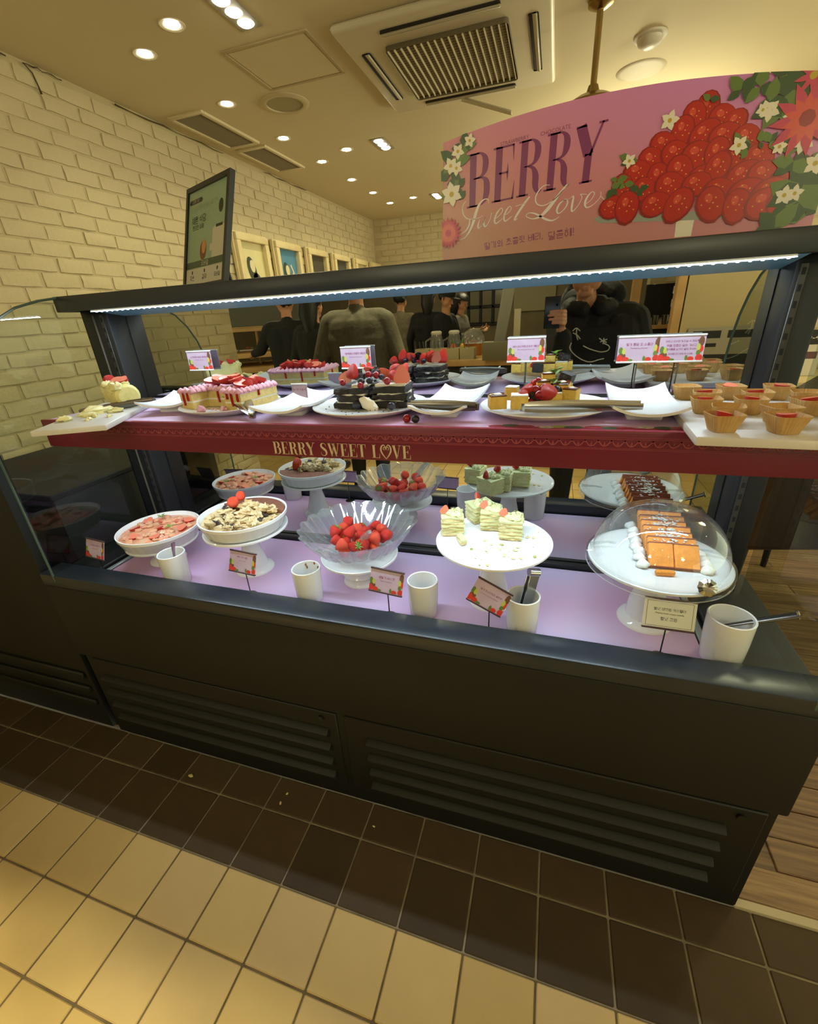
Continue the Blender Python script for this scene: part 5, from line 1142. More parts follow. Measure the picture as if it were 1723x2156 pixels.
# castella under a dome
ZC_ = .182
tag(link('cake_stand', stand_mesh(.156, ZC_, .066, .03), None, (.277, 1.043, ZD)), 'tall white cake stand under the clear domed lid', 'cake stand', 'white cake stands')
zc_ = ZD+ZC_
dm = thing('cake_dome', 'clear plastic domed lid over orange castella slices', 'cake dome', (.277, 1.043, zc_))
m_dome = thin_glass('dome_plastic', 'f1f4f4', .01, body=.02, f0=.05)
MB().lathe([(.158, -.018), (.161, -.002), (.160, .004), (.146, .006)]+[(.146*math.cos(a)**.8, .008+.128*math.sin(a)) for a in [i*PI/2/14 for i in range(14)]]+[(0, .136)], 72, cap0=False).build('lid', m_dome, dm, smooth=50)
MB().lathe([(.1585, -.0185), (.1605, -.0165), (.1605, -.015), (.1585, -.015)], 72, cap0=False, cap1=False).build('rim_bead', thin_glass('rim_plastic', 'e4eaea', .02, body=.3, f0=.15), dm)
q = MB(); q.lathe([(0, -.006), (.010, -.006), (.0165, -.002), (.017, .002), (.010, .007), (.005, .005), (0, .004)], 48, rf=lambda t, k: 1+.12*abs(math.cos(5*t)), T=TR(.066, -.142, .018, rx=1.0)); q.build('knob', m_steel, dm)
for s in (-1, 1): MB().tube([(s*.150, .02, .012), (s*.11, .03, .016), (s*.09, .032, .014)], [.005, .003, .003], 8).build('hinge_arm', m_dome, dm)
m_cas = M('orange_castella', 'ee9633', .6, var=.1, scale=70, bump=.4, bscale=220); m_crust = M('castella_crust', '8a4320', .5, var=.12, scale=60)
f0, f1 = PZ(1420, 1196, zc_+.004), PZ(1388, 1108, zc_+.012)
for i in range(7):
    c_ = f0.lerp(f1, i/6.5)
    for s in (-1, 1):
        lb = 'orange castella slice, %s row from the front, %s column under the dome' % (NTH[i], 'left' if s < 0 else 'right')
        t = thing('castella_slice', lb, 'cake', (c_.x+s*.0265+(.002 if i % 2 else 0), c_.y, zc_+.002), rx=-.82+r6.uniform(-.03, .03), rz=r6.uniform(-.03, .03)+.03, group='castella slices under the dome')
        MB().rbox(-.0258, .0258, -.007, .007, .0, .058, .0015, 1).build('crumb', m_cas, t)
        MB().rbox(-.026, .026, -.0072, .0072, .0565, .061, .0015, 1).build('crust', m_crust, t); MB().rbox(-.026, .026, -.0072, .0072, -.001, .002, .001, 1).build('bottom_crust', m_crust, t)
q = MB()
for k in range(260):
    i = r6.uniform(.8, 5.5); c_ = f0.lerp(f1, i/6.5); s = r6.uniform(.001, .004); q.ball(s*1.4, s, s*.3, 6, 4, T=TR(c_.x+r6.gauss(0, .018), c_.y+.03+r6.gauss(0, .006), zc_+.044+r6.uniform(-.004, .003), rz=k))
tag(q.build('icing_sugar', m_sug), 'powdered sugar dusted over the castella slices', 'sugar', kind='stuff')
crm = thing('cream_ruffle', 'piped white cream along both sides of the castella slices', 'cream', (.277, 1.043, zc_))
ros = rosette(.015, .02, M('whipped_cream', 'f2f1ec', .4, sss=.1), 18, 5)
for k in range(8):
    c_ = f0.lerp(f1, k/7); link('cream_swirl', ros, crm, (c_.x-.277-.065-.004*(k % 2), c_.y-1.043, .001), (r6.uniform(-.3, .3), r6.uniform(-.3, .3), k))
for k in range(4):
    c_ = f0.lerp(f1, k/14); link('cream_swirl', ros, crm, (c_.x-.277+.068, c_.y-1.043+.008*k, .001), (r6.uniform(-.3, .3), r6.uniform(-.3, .3), k))
p = PZ(1395, 1222, zc_+.003); t = thing('castella_offcut', 'small orange castella offcut at the front of the domed stand', 'cake', (f0.x-.025, f0.y-.030, zc_+.001), rz=.1)
MB().rbox(-.02, .02, -.006, .006, 0, .011, .002, 1).build('crumb', m_cas, t)

# small scraps on the tiles
for k, (u, v, s) in enumerate(((402, 1634, .006), (605, 1671, .003), (591, 1691, .0035), (787, 1740, .0025))):
    p = PZ(u, v, 0); tag(MB().ball(s*1.6, s, s*.5, 8, 5, amp=.7, seed=k).build('food_scrap', m_cream, None, (p.x, p.y, s*.3), (0, 0, k)), 'pale food scrap on the dark floor tiles, %s from the left' % ('first', 'third', 'second', 'fourth')[k], 'scrap', 'food scraps on the floor')
# seating beyond the right end
m_leather = M('brown_leather', '2f2118', .4, var=.2, scale=12, bump=.3, bscale=30); m_tt = M('table_top', 'c9b98c', .35, var=.05, scale=5)
ch = thing('lounge_chair', 'dark brown leather chair beyond the right end of the case', 'chair', (1.09, 2.42, 0), rz=.2)
MB().rbox(-.26, .26, -.26, .28, .36, .50, .06, 4).build('seat', m_leather, ch)
q = MB(); n = 14
for k in range(n+1): pass
prof_b = [(-.28, .46), (-.29, .86), (-.27, 1.13), (-.16, 1.21), (0, 1.23), (.16, 1.21), (.27, 1.13), (.29, .86), (.28, .46)]
MB().prism(prof_b[::-1], -.05, .05, 0, Matrix.Translation((0, -.24, 0)) @ Matrix.Rotation(.12, 4, 'X') @ XZ).build('backrest', m_leather, ch)
for sx_ in (-1, 1):
    for sy_ in (-1, 1): MB().tube([(sx_*.2, sy_*.2, .38), (sx_*.23, sy_*.23, 0)], [.022, .015], 10).build('leg', m_blk2, ch)
    MB().rbox(sx_*.27-.03, sx_*.27+.03, -.2, .22, .5, .64, .03, 3).build('armrest', m_leather, ch)
tb = thing('dining_table', 'pale dining table against the right brick wall', 'table', (1.92, 3.75, 0))
MB().rbox(-.45, .45, -.3, .3, .90, .93, .006, 2).build('tabletop', m_tt, tb); MB().lathe([(.22, 0), (.22, .01), (.03, .03), (.03, .88), (.12, .90), (0, .90)], 24).build('pedestal', m_blk2, tb)
p = PY(1690, 752, 3.8); sn = thing('table_sign', 'black and white table number sign standing on the pale table', 'sign', (p.x, 3.72, .931))
MB().rbox(-.06, .06, -.004, .004, 0, .20, .002, 1).build('sheet', M('sign_white', 'cfcab8', .5), sn); MB().rbox(-.066, .066, -.007, .007, .20, .29, .002, 1).build('number_plate', M('sign_black', '15130f', .5), sn)
q = MB(); put_text(q, 'D-43', .095, Matrix.Translation((0, -.0075, .245)) @ XZ); q.build('number_print', M('sign_ink_white', 'd8d3c2', .5), sn, smooth=None)
MB().flat([(-.04, .11), (.04, .11), (.04, .155), (-.04, .155)], 0, Matrix.Translation((0, -.0045, 0)) @ XZ).build('picture_print', M('sign_ink_red', '5e3a3c', .5), sn, smooth=None)
# ---------------------------------------------------------------- people (seen in the mirror)
def capsule(p0, r0, p1, r1, n=12):
    p0, p1 = Vector(p0), Vector(p1); d = p1-p0; L_ = d.length
    if L_ < 1e-5: d = Vector((0, 0, 1)); L_ = 1e-4
    d = d.normalized(); q = d.to_track_quat('Z', 'Y').to_matrix().to_4x4(); q.translation = p0
    pr_ = [(r0*math.cos(a), -r0*math.sin(a)) for a in (PI/2, 1.15, .75, .35)]+[(r0, 0), (r1, L_)]+[(r1*math.cos(a), L_+r1*math.sin(a)) for a in (.35, .75, 1.15, PI/2)]
    pr_[0] = (0, -r0); pr_[-1] = (0, L_+r1)
    b = MB(); b.lathe(pr_, n, T=q); return b
class Body:
    def __init__(self): self.c = []
    def cap(self, p0, r0, p1, r1, mi): self.c.append((Vector(p0), r0, Vector(p1), r1, mi))
    def chain(self, pts, mi):
        for a, b in zip(pts, pts[1:]): self.cap(a[:3], a[3], b[:3], b[3], mi)
    def hand(self, wrist, fwd, side, palm, mi, curl=.5, s=1.0):
        """wrist point, finger direction, thumb side, palm normal"""
        w, f, sd, pn = Vector(wrist), Vector(fwd).normalized(), Vector(side).normalized(), Vector(palm).normalized()
        k = w+f*.085*s
        for o_ in (-.03, -.01, .01, .03): self.cap(w+sd*o_*.7*s+f*.015*s, .014*s, k+sd*o_*s, .0125*s, mi)
        for o_, l_ in ((.033, .066), (.0115, .076), (-.0105, .071), (-.032, .055)):
            a = k+sd*o_*s; ln = l_*s; d1 = (f*math.cos(curl)+pn*math.sin(curl)); d2 = (f*math.cos(curl*2.1)+pn*math.sin(curl*2.1)); d3 = (f*math.cos(curl*2.9)+pn*math.sin(curl*2.9))
            b = a+d1*ln*.45; c = b+d2*ln*.32; e = c+d3*ln*.23
            self.cap(a, .0095*s, b, .0088*s, mi); self.cap(b, .0088*s, c, .008*s, mi); self.cap(c, .008*s, e, .007*s, mi)
        a = w+sd*.030*s+f*.025*s; b = a+(sd*.7+f*.55+pn*.4)*.042*s; c = b+(f*.75+pn*.55+sd*.15)*.032*s
        self.cap(w+sd*.015*s, .016*s, a, .014*s, mi); self.cap(a, .0125*s, b, .0105*s, mi); self.cap(b, .0105*s, c, .0085*s, mi)
    def head(self, c, yaw, mi, s=1.0, pitch=0.0):
        R_ = Matrix.Translation(c) @ Matrix.Rotation(yaw, 4, 'Z') @ Matrix.Rotation(pitch, 4, 'X'); P = lambda x, y, z: R_ @ Vector((x*s, y*s, z*s))
        self.cap(P(0, -.015, .03), .088*s, P(0, .01, .045), .082*s, mi); self.cap(P(-.022, .02, -.035), .055*s, P(.022, .02, -.035), .055*s, mi); self.cap(P(-.012, .055, -.085), .027*s, P(.012, .055, -.085), .027*s, mi)
        self.cap(P(-.04, .035, -.02), .038*s, P(.04, .035, -.02), .038*s, mi); self.cap(P(0, .09, .012), .009*s, P(0, .104, -.022), .0125*s, mi)
        self.cap(P(-.014, .086, -.055), .0085*s, P(.014, .086, -.055), .0085*s, mi); self.cap(P(-.012, .084, -.066), .008*s, P(.012, .084, -.066), .008*s, mi)
        self.cap(P(-.045, .072, .022), .011*s, P(-.015, .082, .022), .010*s, mi); self.cap(P(.015, .082, .022), .010*s, P(.045, .072, .022), .011*s, mi)
        for x in (-1, 1): self.cap(P(x*.082, -.012, .018), .016*s, P(x*.080, -.008, -.02), .011*s, mi)
        return R_
people = []
def finish(body, name, label, mats, voxel, it=10):
    b = MB()
    for p0, r0, p1, r1, mi in body.c: q = capsule(p0, r0, p1, r1); b.add(q.v, q.f)
    o = b.build(name, mats[0], smooth=None); o.data.materials.clear()
    for m_ in mats: o.data.materials.append(m_)
    md = o.modifiers.new('r', 'REMESH'); md.mode = 'VOXEL'; md.voxel_size = voxel; md.use_smooth_shade = True
    ms = o.modifiers.new('s', 'SMOOTH'); ms.factor = .5; ms.iterations = it
    tag(o, label, 'person'); people.append((o, body)); return o
def bake_people():
    bpy.context.view_layer.update(); dg = bpy.context.evaluated_depsgraph_get()
    for o, body in people:
        me = bpy.data.meshes.new_from_object(o.evaluated_get(dg)); o.modifiers.clear()
        mt_ = list(o.data.materials); o.data = me; me.materials.clear()
        for m_ in mt_: me.materials.append(m_)
        import numpy as np
        n = len(me.polygons); c_ = np.empty(n*3); me.polygons.foreach_get('center', c_); c_ = c_.reshape(n, 3); best = np.full(n, 1e9); mi_ = np.zeros(n, int)
        for p0, r0, p1, r1, mi in body.c:
            a = np.array(p0); d = np.array(p1)-a; l2 = max(1e-9, d @ d); t_ = np.clip(((c_-a) @ d)/l2, 0, 1); ds = np.linalg.norm(c_-(a+t_[:, None]*d), axis=1)-(r0+(r1-r0)*t_)
            k = ds < best; best[k] = ds[k]; mi_[k] = mi
        me.polygons.foreach_set('material_index', mi_.astype(np.int32)); me.polygons.foreach_set('use_smooth', [True]*n); me.update()
m_skin = M('skin', 'c08a68', .5, var=.06, scale=30, sss=.1); m_hair = M('black_hair', '120f0d', .45, var=.3, scale=60, bump=.4, bscale=150)
def hair(R_, parent, long=0.0, s=1.0, mt=None, name='hair'):
    b = MB(); b.ball(.099*s, .108*s, .096*s, 24, 16, T=R_ @ TR(0, -.012*s, .048*s), amp=.10, fs=30, seed=2)
    inv = R_.inverted(); keep = []
    for f in b.f:
        c_ = sum((Vector(b.v[i]) for i in f), Vector())/len(f); p = inv @ c_
        if p.z > .055*s or p.y < .02*s and p.z > -.05*s: keep.append(f)
    b.f = keep; b.m = [0]*len(keep)
    if long: b.tube([R_ @ Vector((0, -.05*s, .03*s)), R_ @ Vector((0, -.085*s, -.08*s)), R_ @ Vector((0, -.08*s, -.08*s-long))], [.085*s, .085*s, .05*s], 14)
    o = b.build(name, mt or m_hair); o.parent = parent; o.matrix_parent_inverse = parent.matrix_world.inverted(); return o
def cloth(name, col, **k): return M(name, col, .85, var=.10, scale=35, bump=.25, bscale=70, **k)
def standing(name, label, x, y, face, top, trouser, H=1.74, arms_=None, bulk=1.0, lean=0.0, hair_long=0.0, head_yaw=0.0, head_pitch=0.0, voxel=.009, cap_=False, skirt=0.0, shoes='201c1a'):
    """a standing person; face = heading of the body; arms_ = ((elbow, wrist) left, right) in body space (x right, y ahead, z up)"""
    s = H/1.74; R_ = Matrix.Translation((x, y, 0)) @ Matrix.Rotation(face, 4, 'Z')
    def P(px_, py_, pz_): return R_ @ Vector((px_*s, (py_+lean*max(0, pz_-.95))*s, pz_*s))
    B = Body(); K = s*bulk
    for z, w, r in ((.93, .075, .115), (1.03, .072, .112), (1.14, .085, .115), (1.26, .10, .118)): B.cap(P(-w*bulk, 0, z), r*K, P(w*bulk, 0, z), r*K, 1)
    B.cap(P(-.09*bulk, 0, 1.0), .105*K, P(-.10*bulk, 0, 1.3), .11*K, 1); B.cap(P(.09*bulk, 0, 1.0), .105*K, P(.10*bulk, 0, 1.3), .11*K, 1); B.cap(P(-.155*bulk, -.005, 1.385), .070*K, P(.155*bulk, -.005, 1.385), .070*K, 1); B.cap(P(0, -.01, 1.36), .10*K, P(0, -.01, 1.43), .065*K, 1)
    B.cap(P(0, -.02, 1.0), .115*K, P(0, -.015, 1.34), .115*K, 1); B.cap(P(-.10*bulk, -.01, 1.33), .10*K, P(.10*bulk, -.01, 1.33), .10*K, 1)
    B.cap(P(0, 0, 1.42), .058*s, P(0, .01, 1.53), .052*s, 0)
    hc = P(0, .02, 1.61); HR = B.head(hc, face+head_yaw, 0, s*.98, head_pitch)
    for k in (-1, 1):
        if skirt: B.chain([(*P(k*.07, 0, .92), .12*s), (*P(k*.10, 0, skirt), .10*s)], 1)
        B.chain([(*P(k*.085, 0, .90), .098*s), (*P(k*.10, .015, .5), .068*s), (*P(k*.105, -.01, .1), .050*s)], 2); B.chain([(*P(k*.105, -.03, .055), .046*s), (*P(k*.11, .13, .038), .036*s)], 3)
        el, wr = (arms_ or (((-.27, -.04, 1.12), (-.27, .04, .88)), ((.27, -.04, 1.12), (.27, .04, .88))))[0 if k < 0 else 1]
        B.chain([(*P(k*.185*bulk, -.005, 1.375), .064*K), (*P(*el), .052*K), (*P(*wr), .040*K)], 1)
        w = P(*wr); e = P(*el); f = (w-e).normalized(); sd = (R_.to_3x3() @ Vector((-k*.3, .8, .3))); sd = (sd-f*sd.dot(f)).normalized(); pn = sd.cross(f)*(k)
        B.hand(w+f*.02, f, sd, pn if pn.length else Vector((0, 0, -1)), 0, .45, s)
    o = finish(B, name, label, [m_skin, top, trouser, M('shoe_'+shoes, shoes, .5)], voxel)
    if cap_:
        mc = cloth('cap_black', '141416'); b = MB(); b.lathe([(.104, .045), (.106, .06), (.10, .10), (.075, .13), (.03, .145), (0, .147)], 28, T=HR @ TR(0, -.012, 0), cap0=False)
        b.prism([(-.075, .07), (-.06, .15), (-.03, .175), (.03, .175), (.06, .15), (.075, .07)][::-1], .048, .056, T=HR); c_ = b.build('cap', mc); c_.parent = o
        hair(HR, o, 0, .97)
    else: hair(HR, o, hair_long, 1.0)
    return o
m_blkc = cloth('black_cloth', '141517'); m_gry = cloth('charcoal_sweatshirt', '57513f'); m_swt = cloth('grey_brown_sweater', '7d7460'); m_trs = cloth('dark_trousers', '1c1b1c'); m_coat = cloth('dark_coat', '1d1c1b'); m_gj = cloth('grey_jacket', '6b675c')
q = PM(757, 720, 3.25)
standing('person', 'person in a charcoal sweatshirt with back turned in the mirror', q.x, q.y, PI-.1, m_gry, m_trs, 1.80, arms_=(((-.30, -.04, 1.13), (-.22, .16, 1.02)), ((.30, -.04, 1.13), (.22, .16, 1.02))), bulk=1.12)
q = PM(607, 690, 4.3); standing('person', 'person in black reaching toward the tiered food station in the mirror', q.x, q.y, PI-.5, m_blkc, m_trs, 1.75, arms_=(((-.28, .0, 1.14), (-.2, .22, 1.1)), ((.32, .12, 1.18), (.42, .34, 1.14))), bulk=1.06)
q = PM(662, 690, 3.95); standing('person', 'long-haired person in a dark coat between two others in the mirror', q.x, q.y, PI+.2, m_coat, m_trs, 1.70, hair_long=.16, skirt=.55)
q = PM(845, 680, 6.6); standing('person', 'person in a grey-brown sweater standing far back in the mirror', q.x, q.y, PI+.15, m_swt, m_trs, 1.76, arms_=(((-.27, .02, 1.13), (-.15, .22, 1.08)), ((.27, .02, 1.13), (.15, .22, 1.08))), bulk=1.05)
q = PM(903, 660, 6.3); standing('person', 'person in a long black hooded coat beside the grey-brown sweater in the mirror', q.x, q.y, PI, m_blkc, m_trs, 1.76, skirt=.5, hair_long=.12)
q = PM(938, 660, 5.9); standing('person', 'staff member in a black cap and black shirt in profile', q.x, q.y, -PI/2+.3, m_blkc, m_trs, 1.72, arms_=(((-.25, .06, 1.12), (-.12, .30, 1.1)), ((.25, .06, 1.12), (.12, .30, 1.1))), cap_=True, head_pitch=-.35)
q = PM(970, 655, 7.1); standing('person', 'person in a grey jacket holding a plate beside the staff member', q.x, q.y, -PI/2+.2, m_gj, m_trs, 1.68, arms_=(((-.24, .05, 1.12), (-.1, .32, 1.22)), ((.24, .05, 1.12), (.1, .34, 1.2))), hair_long=.1, head_pitch=-.3)
pq = q
q = PM(1203, 660, 6.2); standing('person', 'person far behind the photographer, half hidden in the mirror', q.x, q.y, -PI/2, m_coat, m_trs, 1.66, hair_long=.14)
# the photographer
m_hood = cloth('black_hoodie', '131315')
B = Body(); bx_, by_ = .225, -.40
P = lambda x, y, z: Vector((bx_+x, by_+y, z))
for z, w, r in ((.93, .09, .125), (1.03, .09, .13), (1.14, .10, .135), (1.26, .115, .135)): B.cap(P(-w, 0, z), r, P(w, 0, z), r, 1)
B.cap(P(-.10, 0, .92), .125, P(-.12, 0, 1.3), .125, 1); B.cap(P(.10, 0, .92), .125, P(.12, 0, 1.3), .125, 1)
B.cap(P(-.165, -.005, 1.375), .082, P(.165, -.005, 1.375), .082, 1); B.cap(P(0, -.01, 1.33), .12, P(0, -.01, 1.42), .08, 1)
B.cap(P(-.06, 0, 1.42), .055, P(-.075, .03, 1.52), .052, 0)
for a in range(9):      # bunched hood round the neck
    t0 = PI*.62+2*PI*.86*a/9; t1 = PI*.62+2*PI*.86*(a+1)/9
    B.cap(P(-.045+.115*math.cos(t0), -.01+.10*math.sin(t0), 1.445-.02*math.sin(t0)), .042, P(-.045+.115*math.cos(t1), -.01+.10*math.sin(t1), 1.445-.02*math.sin(t1)), .042, 1)
B.cap(P(.06, -.10, 1.47), .075, P(-.12, -.11, 1.47), .075, 1); B.cap(P(.09, -.02, 1.50), .055, P(.03, -.10, 1.54), .07, 1)
HR = B.head(P(-.075, .055, 1.605), .12, 0, 1.0, -.12)
B.chain([(*P(.20, -.005, 1.365), .078), (*P(.29, -.03, 1.10), .066), (*P(.25, .08, .88), .050)], 1); B.hand(P(.24, .10, .86), (-.1, .5, -.85), (-.6, .6, .3), (-.8, -.2, 0), 0, .5)
HY = -.024
wrist = Vector((.030, -.045+HY, 1.338))
B.chain([(*P(-.20, -.005, 1.365), .080), (*P(-.19, .17, 1.13), .068), (*(wrist+Vector((.012, -.01, -.035))), .046)], 1)
B.cap(wrist+Vector((.012, -.012, -.03)), .027, wrist, .025, 0)
# left hand closed round the phone: palm beside the right edge, fingers across the back, thumb on the front
kb = Vector((.043, -.022+HY, 1.395))
for o_ in (0, .018, .036, .052): B.cap(wrist+Vector((.0, .004, .01)), .015, kb+Vector((-.004*o_/.05, 0, -.004+o_*.9-.012)), .0135, 0)
for k, (z, L_) in enumerate(((1.428, .074), (1.409, .082), (1.390, .076), (1.372, .060))):
    a = Vector((.044, -.010+HY, z-.004)); b = Vector((.030, .0085+HY, z)); c = Vector((.044-L_*.62, .0105+HY, z+.004)); e = Vector((.044-L_, .0085+HY, z+.002))
    B.cap(a, .0092, b, .0082, 0); B.cap(b, .0080, c, .0076, 0); B.cap(c, .0075, e, .0068, 0)
B.cap(Vector((.036, -.035+HY, 1.375)), .014, Vector((.032, -.030+HY, 1.415)), .0115, 0); B.cap(Vector((.032, -.030+HY, 1.415)), .011, Vector((.012, -.0255+HY, 1.438)), .009, 0)
for k in (-1, 1):
    B.chain([(*P(k*.10, 0, .90), .112), (*P(k*.115, .02, .5), .078), (*P(k*.115, -.01, .1), .058)], 2); B.chain([(*P(k*.115, -.03, .055), .048), (*P(k*.12, .14, .038), .038)], 3)
ph_o = finish(B, 'person', 'photographer in a black hoodie with a white smile drawing, holding a phone', [m_skin, m_hood, m_trs, M('shoe_white', 'b9b4aa', .5)], .0042, 3)
bake_people()
hair(HR, ph_o, 0, 1.0)
e_ = MB()
for x in (-1, 1): e_.ball(.0125, .009, .006, 12, 8, T=HR @ TR(x*.031, .078, .008))
e_.build('eyes', M('eye_dark', '1a1412', .2), ph_o)
tree = BVHTree.FromPolygons([v.co for v in ph_o.data.vertices], [tuple(p.vertices) for p in ph_o.data.polygons])
def on_chest(u, v):
    d = ray(u, v); a = PY(u, v, MIR); dv = Vector((d.x, -d.y, d.z)).normalized(); h_ = tree.ray_cast(a, dv)
    return (h_[0]-dv*.002) if h_[0] is not None else None
em = MB()
for st in ([(1203, 722), (1200, 733), (1208, 745), (1225, 757), (1243, 762), (1262, 757), (1272, 755)], [(1270, 722), (1283, 729), (1280, 738), (1266, 741), (1252, 738), (1240, 734), (1228, 728)], [(1206, 697), (1214, 691), (1222, 697)], [(1207, 701), (1216, 706), (1222, 714)], [(1215, 692), (1214, 704), (1217, 716)], [(1262, 712), (1270, 718), (1278, 721)], [(1272, 712), (1270, 724)], [(1264, 720), (1279, 714)]):
    pts = [on_chest(u, v) for u, v, _ in arcpts([(*s_, 1) for s_ in st], 4)]; pts = [p for p in pts if p]
    if len(pts) > 2: em.tube(pts, .0032, 6)
if em.v: em.build('smile_embroidery', M('white_thread', 'cfcfc8', .7), ph_o)
t = thing('smartphone', 'dark smartphone held up by the photographer', 'phone', (-.020, -.0155+HY, 1.43))
MB().rbox(-.040, .040, -.0045, .0045, -.082, .070, .004, 3).build('body', M('phone_black', '101216', .25), t)
MB().rbox(-.036, .036, -.0058, -.0042, -.078, .066, .0006, 1).build('screen', M('phone_screen', '202226', .1, emis=.25, ecol='8c8878'), t)
q = MB()
for x, z in ((.020, .050), (.020, .030), (.004, .050)): q.lathe([(0, .003), (.006, .003), (.0065, 0)], 16, T=TR(x, .0046, z, rx=-PI/2))
q.build('lenses', M('lens_glass', '07080a', .05), t)

# ---------------------------------------------------------------- the buffet room behind the viewer
m_pan = M('dark_wall_panel', '6b5f47', .6, var=.1, scale=3); m_bw = M('beige_wall', 'b3a27a', .75, var=.04, scale=3)
struct(MB().box(-7, 6, -6.9, -6.7, 0, CEIL).build('wall_back', m_pan, smooth=None)); struct(MB().box(-6.2, -6.0, -6.7, -.4, 0, CEIL).build('wall_side', m_pan, smooth=None))
# window with black bars
w0, w1 = PM(983, 600, 9.0), PM(1062, 664, 9.0)
wd = thing('grid_window', 'black framed window with six panes on the back wall', 'window', ((w0.x+w1.x)/2, -6.69, 1.2)); wd['kind'] = 'structure'; wd.name = 'window_1'; del wd['category']
hw_ = (w1.x-w0.x)/2; z1_ = 2.1
q = MB()
for x in (-hw_, -hw_/3, hw_/3, hw_): q.rbox(x-.025, x+.025, 0, .05, 0, z1_-1.2, .004, 1)
for z in (0, .3, .6, .9): q.rbox(-hw_-.02, hw_+.02, .0, .05, z-.025, z+.025, .004, 1)
q.build('window_bars', m_blk2, wd)
for i in range(3):
    for j in range(3): MB().box(-hw_+.03+i*hw_*2/3, -hw_+hw_*2/3-.03+i*hw_*2/3, .01, .02, .03+j*.3, .27+j*.3).build('pane', M('window_pane', '6c6650', .2), wd, smooth=None)
w0, w1 = PM(1082, 596, 9.0), PM(1168, 652, 9.0)
bd = MB().rbox(w0.x, w1.x, -6.69, -6.65, w1.z, 2.2, .004, 1).build('projection_screen', M('screen_beige', '8d8468', .6), None); tag(bd, 'plain beige board on the back wall beside the black window', 'board')
# low dark cabinet run along the left wall, beside the case
cb_ = thing('service_cabinet', 'low black cabinet behind the partition along the brick wall', 'cabinet', (-1.98, 1.75, 0))
MB().rbox(-.38, .34, -.78, .9, 0, .93, .006, 2).build('body', m_blk2, cb_); MB().rbox(-.39, .35, -.79, .91, .93, .95, .004, 1).build('worktop', M('worktop_dark', '141414', .7), cb_)
# main buffet island
a, b = PM(868, 768, 4.4), PM(1330, 768, 4.4); zi = PM(1000, 757, 4.4).z
isl = thing('buffet_island', 'wood topped buffet island behind the photographer', 'counter', ((a.x+b.x)/2, -1.86-.45, 0)); iw = (b.x-a.x)/2+.25
MB().rbox(-iw, iw, -.45, .43, .0, zi-.06, .006, 1).build('body', m_blk2, isl); MB().rbox(-iw-.02, iw+.02, -.47, .45, zi-.06, zi, .006, 2).build('worktop', m_woodc, isl)
m_box = M('beige_box', 'a89c78', .6); m_clr = thin_glass('clear_jar', 'e6ebe8', .03, body=.10, f0=.08)
def at_(u, v, Y): return PM(u, v, Y)
for k in range(4):
    p = at_(893+k*31, 752, 4.5); t = thing('cutlery_box', 'beige box of tong handles, %s of four on the island' % NTH[k], 'box', (p.x, p.y, zi), group='cutlery boxes on the island')
    q = MB()
    for c_ in ((-.07, .07, -.07, -.062), (-.07, .07, .062, .07), (-.07, -.062, -.062, .062), (.062, .07, -.062, .062)): q.rbox(*c_, 0, .105, .002, 1)
    q.box(-.065, .065, -.065, .065, 0, .006); q.build('box', m_box, t)
    for j in range(2): MB().tube([(-.02+.04*j, 0, .01), (-.05+.04*j, -.02, .17)], [.004, .010], 8, flat=(1, .4)).build('handle', m_dsteel, t)
for k, (u, lb) in enumerate(((920, 'left'), (957, 'right'))):
    p = at_(u, 738, 4.9); t = thing('glass_jug', '%s clear glass jug with a white lid on the island' % lb, 'jug', (p.x, p.y, zi), group='glass jugs on the island')
    MB().lathe([(0, 0), (.06, 0), (.07, .03), (.075, .12), (.06, .2), (.05, .22)], 28, cap1=False).build('glass', m_clr, t); MB().lathe([(.055, .215), (.06, .235), (.045, .25), (0, .252)], 24).build('lid', M('lid_white', 'cdc8b8', .4), t)
    MB().tube([(-.07, 0, .05), (-.12, 0, .08), (-.12, 0, .15), (-.065, 0, .18)], .008, 8).build('handle', m_clr, t)
p = at_(997, 740, 4.85); t = thing('dome_jar', 'wide clear domed jar with an amber base on the island', 'jar', (p.x, p.y, zi))
MB().lathe([(0, 0), (.09, 0), (.11, .10), (.115, .12), (0, .12)], 28).build('amber_base', M('amber', 'b3702a', .2, trans=.3), t); MB().lathe([(.12, .12), (.115, .17), (.09, .23), (.04, .26), (0, .265)], 28, cap0=False).build('dome', m_clr, t)
for k, (u, c_, lb) in enumerate(((955, 'c2551f', 'orange'), (974, 'c99a2a', 'yellow'))):
    p = at_(u, 748, 4.6); t = thing('sauce_bottle', '%s squeeze sauce bottle before the domed jar' % lb, 'bottle', (p.x, p.y, zi)); MB().lathe([(0, 0), (.03, 0), (.031, .1), (.02, .13), (.012, .14)], 20).build('bottle', M('sauce_'+lb, c_, .3), t); MB().lathe([(.014, .14), (.012, .16), (.003, .19), (0, .19)], 16).build('nozzle', M('nozzle_green', '5c7a35', .4), t)
a, b = at_(1018, 760, 4.35), at_(1072, 718, 4.35)
t = thing('sign_holder', 'grey box holding a tall slanted grey panel on the island', 'sign', ((a.x+b.x)/2, a.y, zi)); hb = (b.x-a.x)/2
MB().rbox(-hb, hb, -.08, .08, 0, max(.12, b.z-zi), .004, 2).build('box', M('olive_box', '6e6850', .6), t); MB().rbox(-.05, .05, -.01, .01, .0, .52, .004, 1, T=TR(.02, 0, .1, ry=.16)).build('panel', M('grey_panel', '7d796c', .5), t)
for k in range(4):
    p = at_(1085+k*21, 714, 5.0); t = thing('steel_canister', 'polished steel canister, %s of four behind the grey box' % NTH[k], 'canister', (p.x, p.y, zi), group='steel canisters on the island')
    MB().lathe([(0, 0), (.042, 0), (.045, .01), (.045, .10), (.043, .105), (.03, .12), (.012, .125), (.012, .14), (0, .142)], 24).build('canister', m_steel, t)
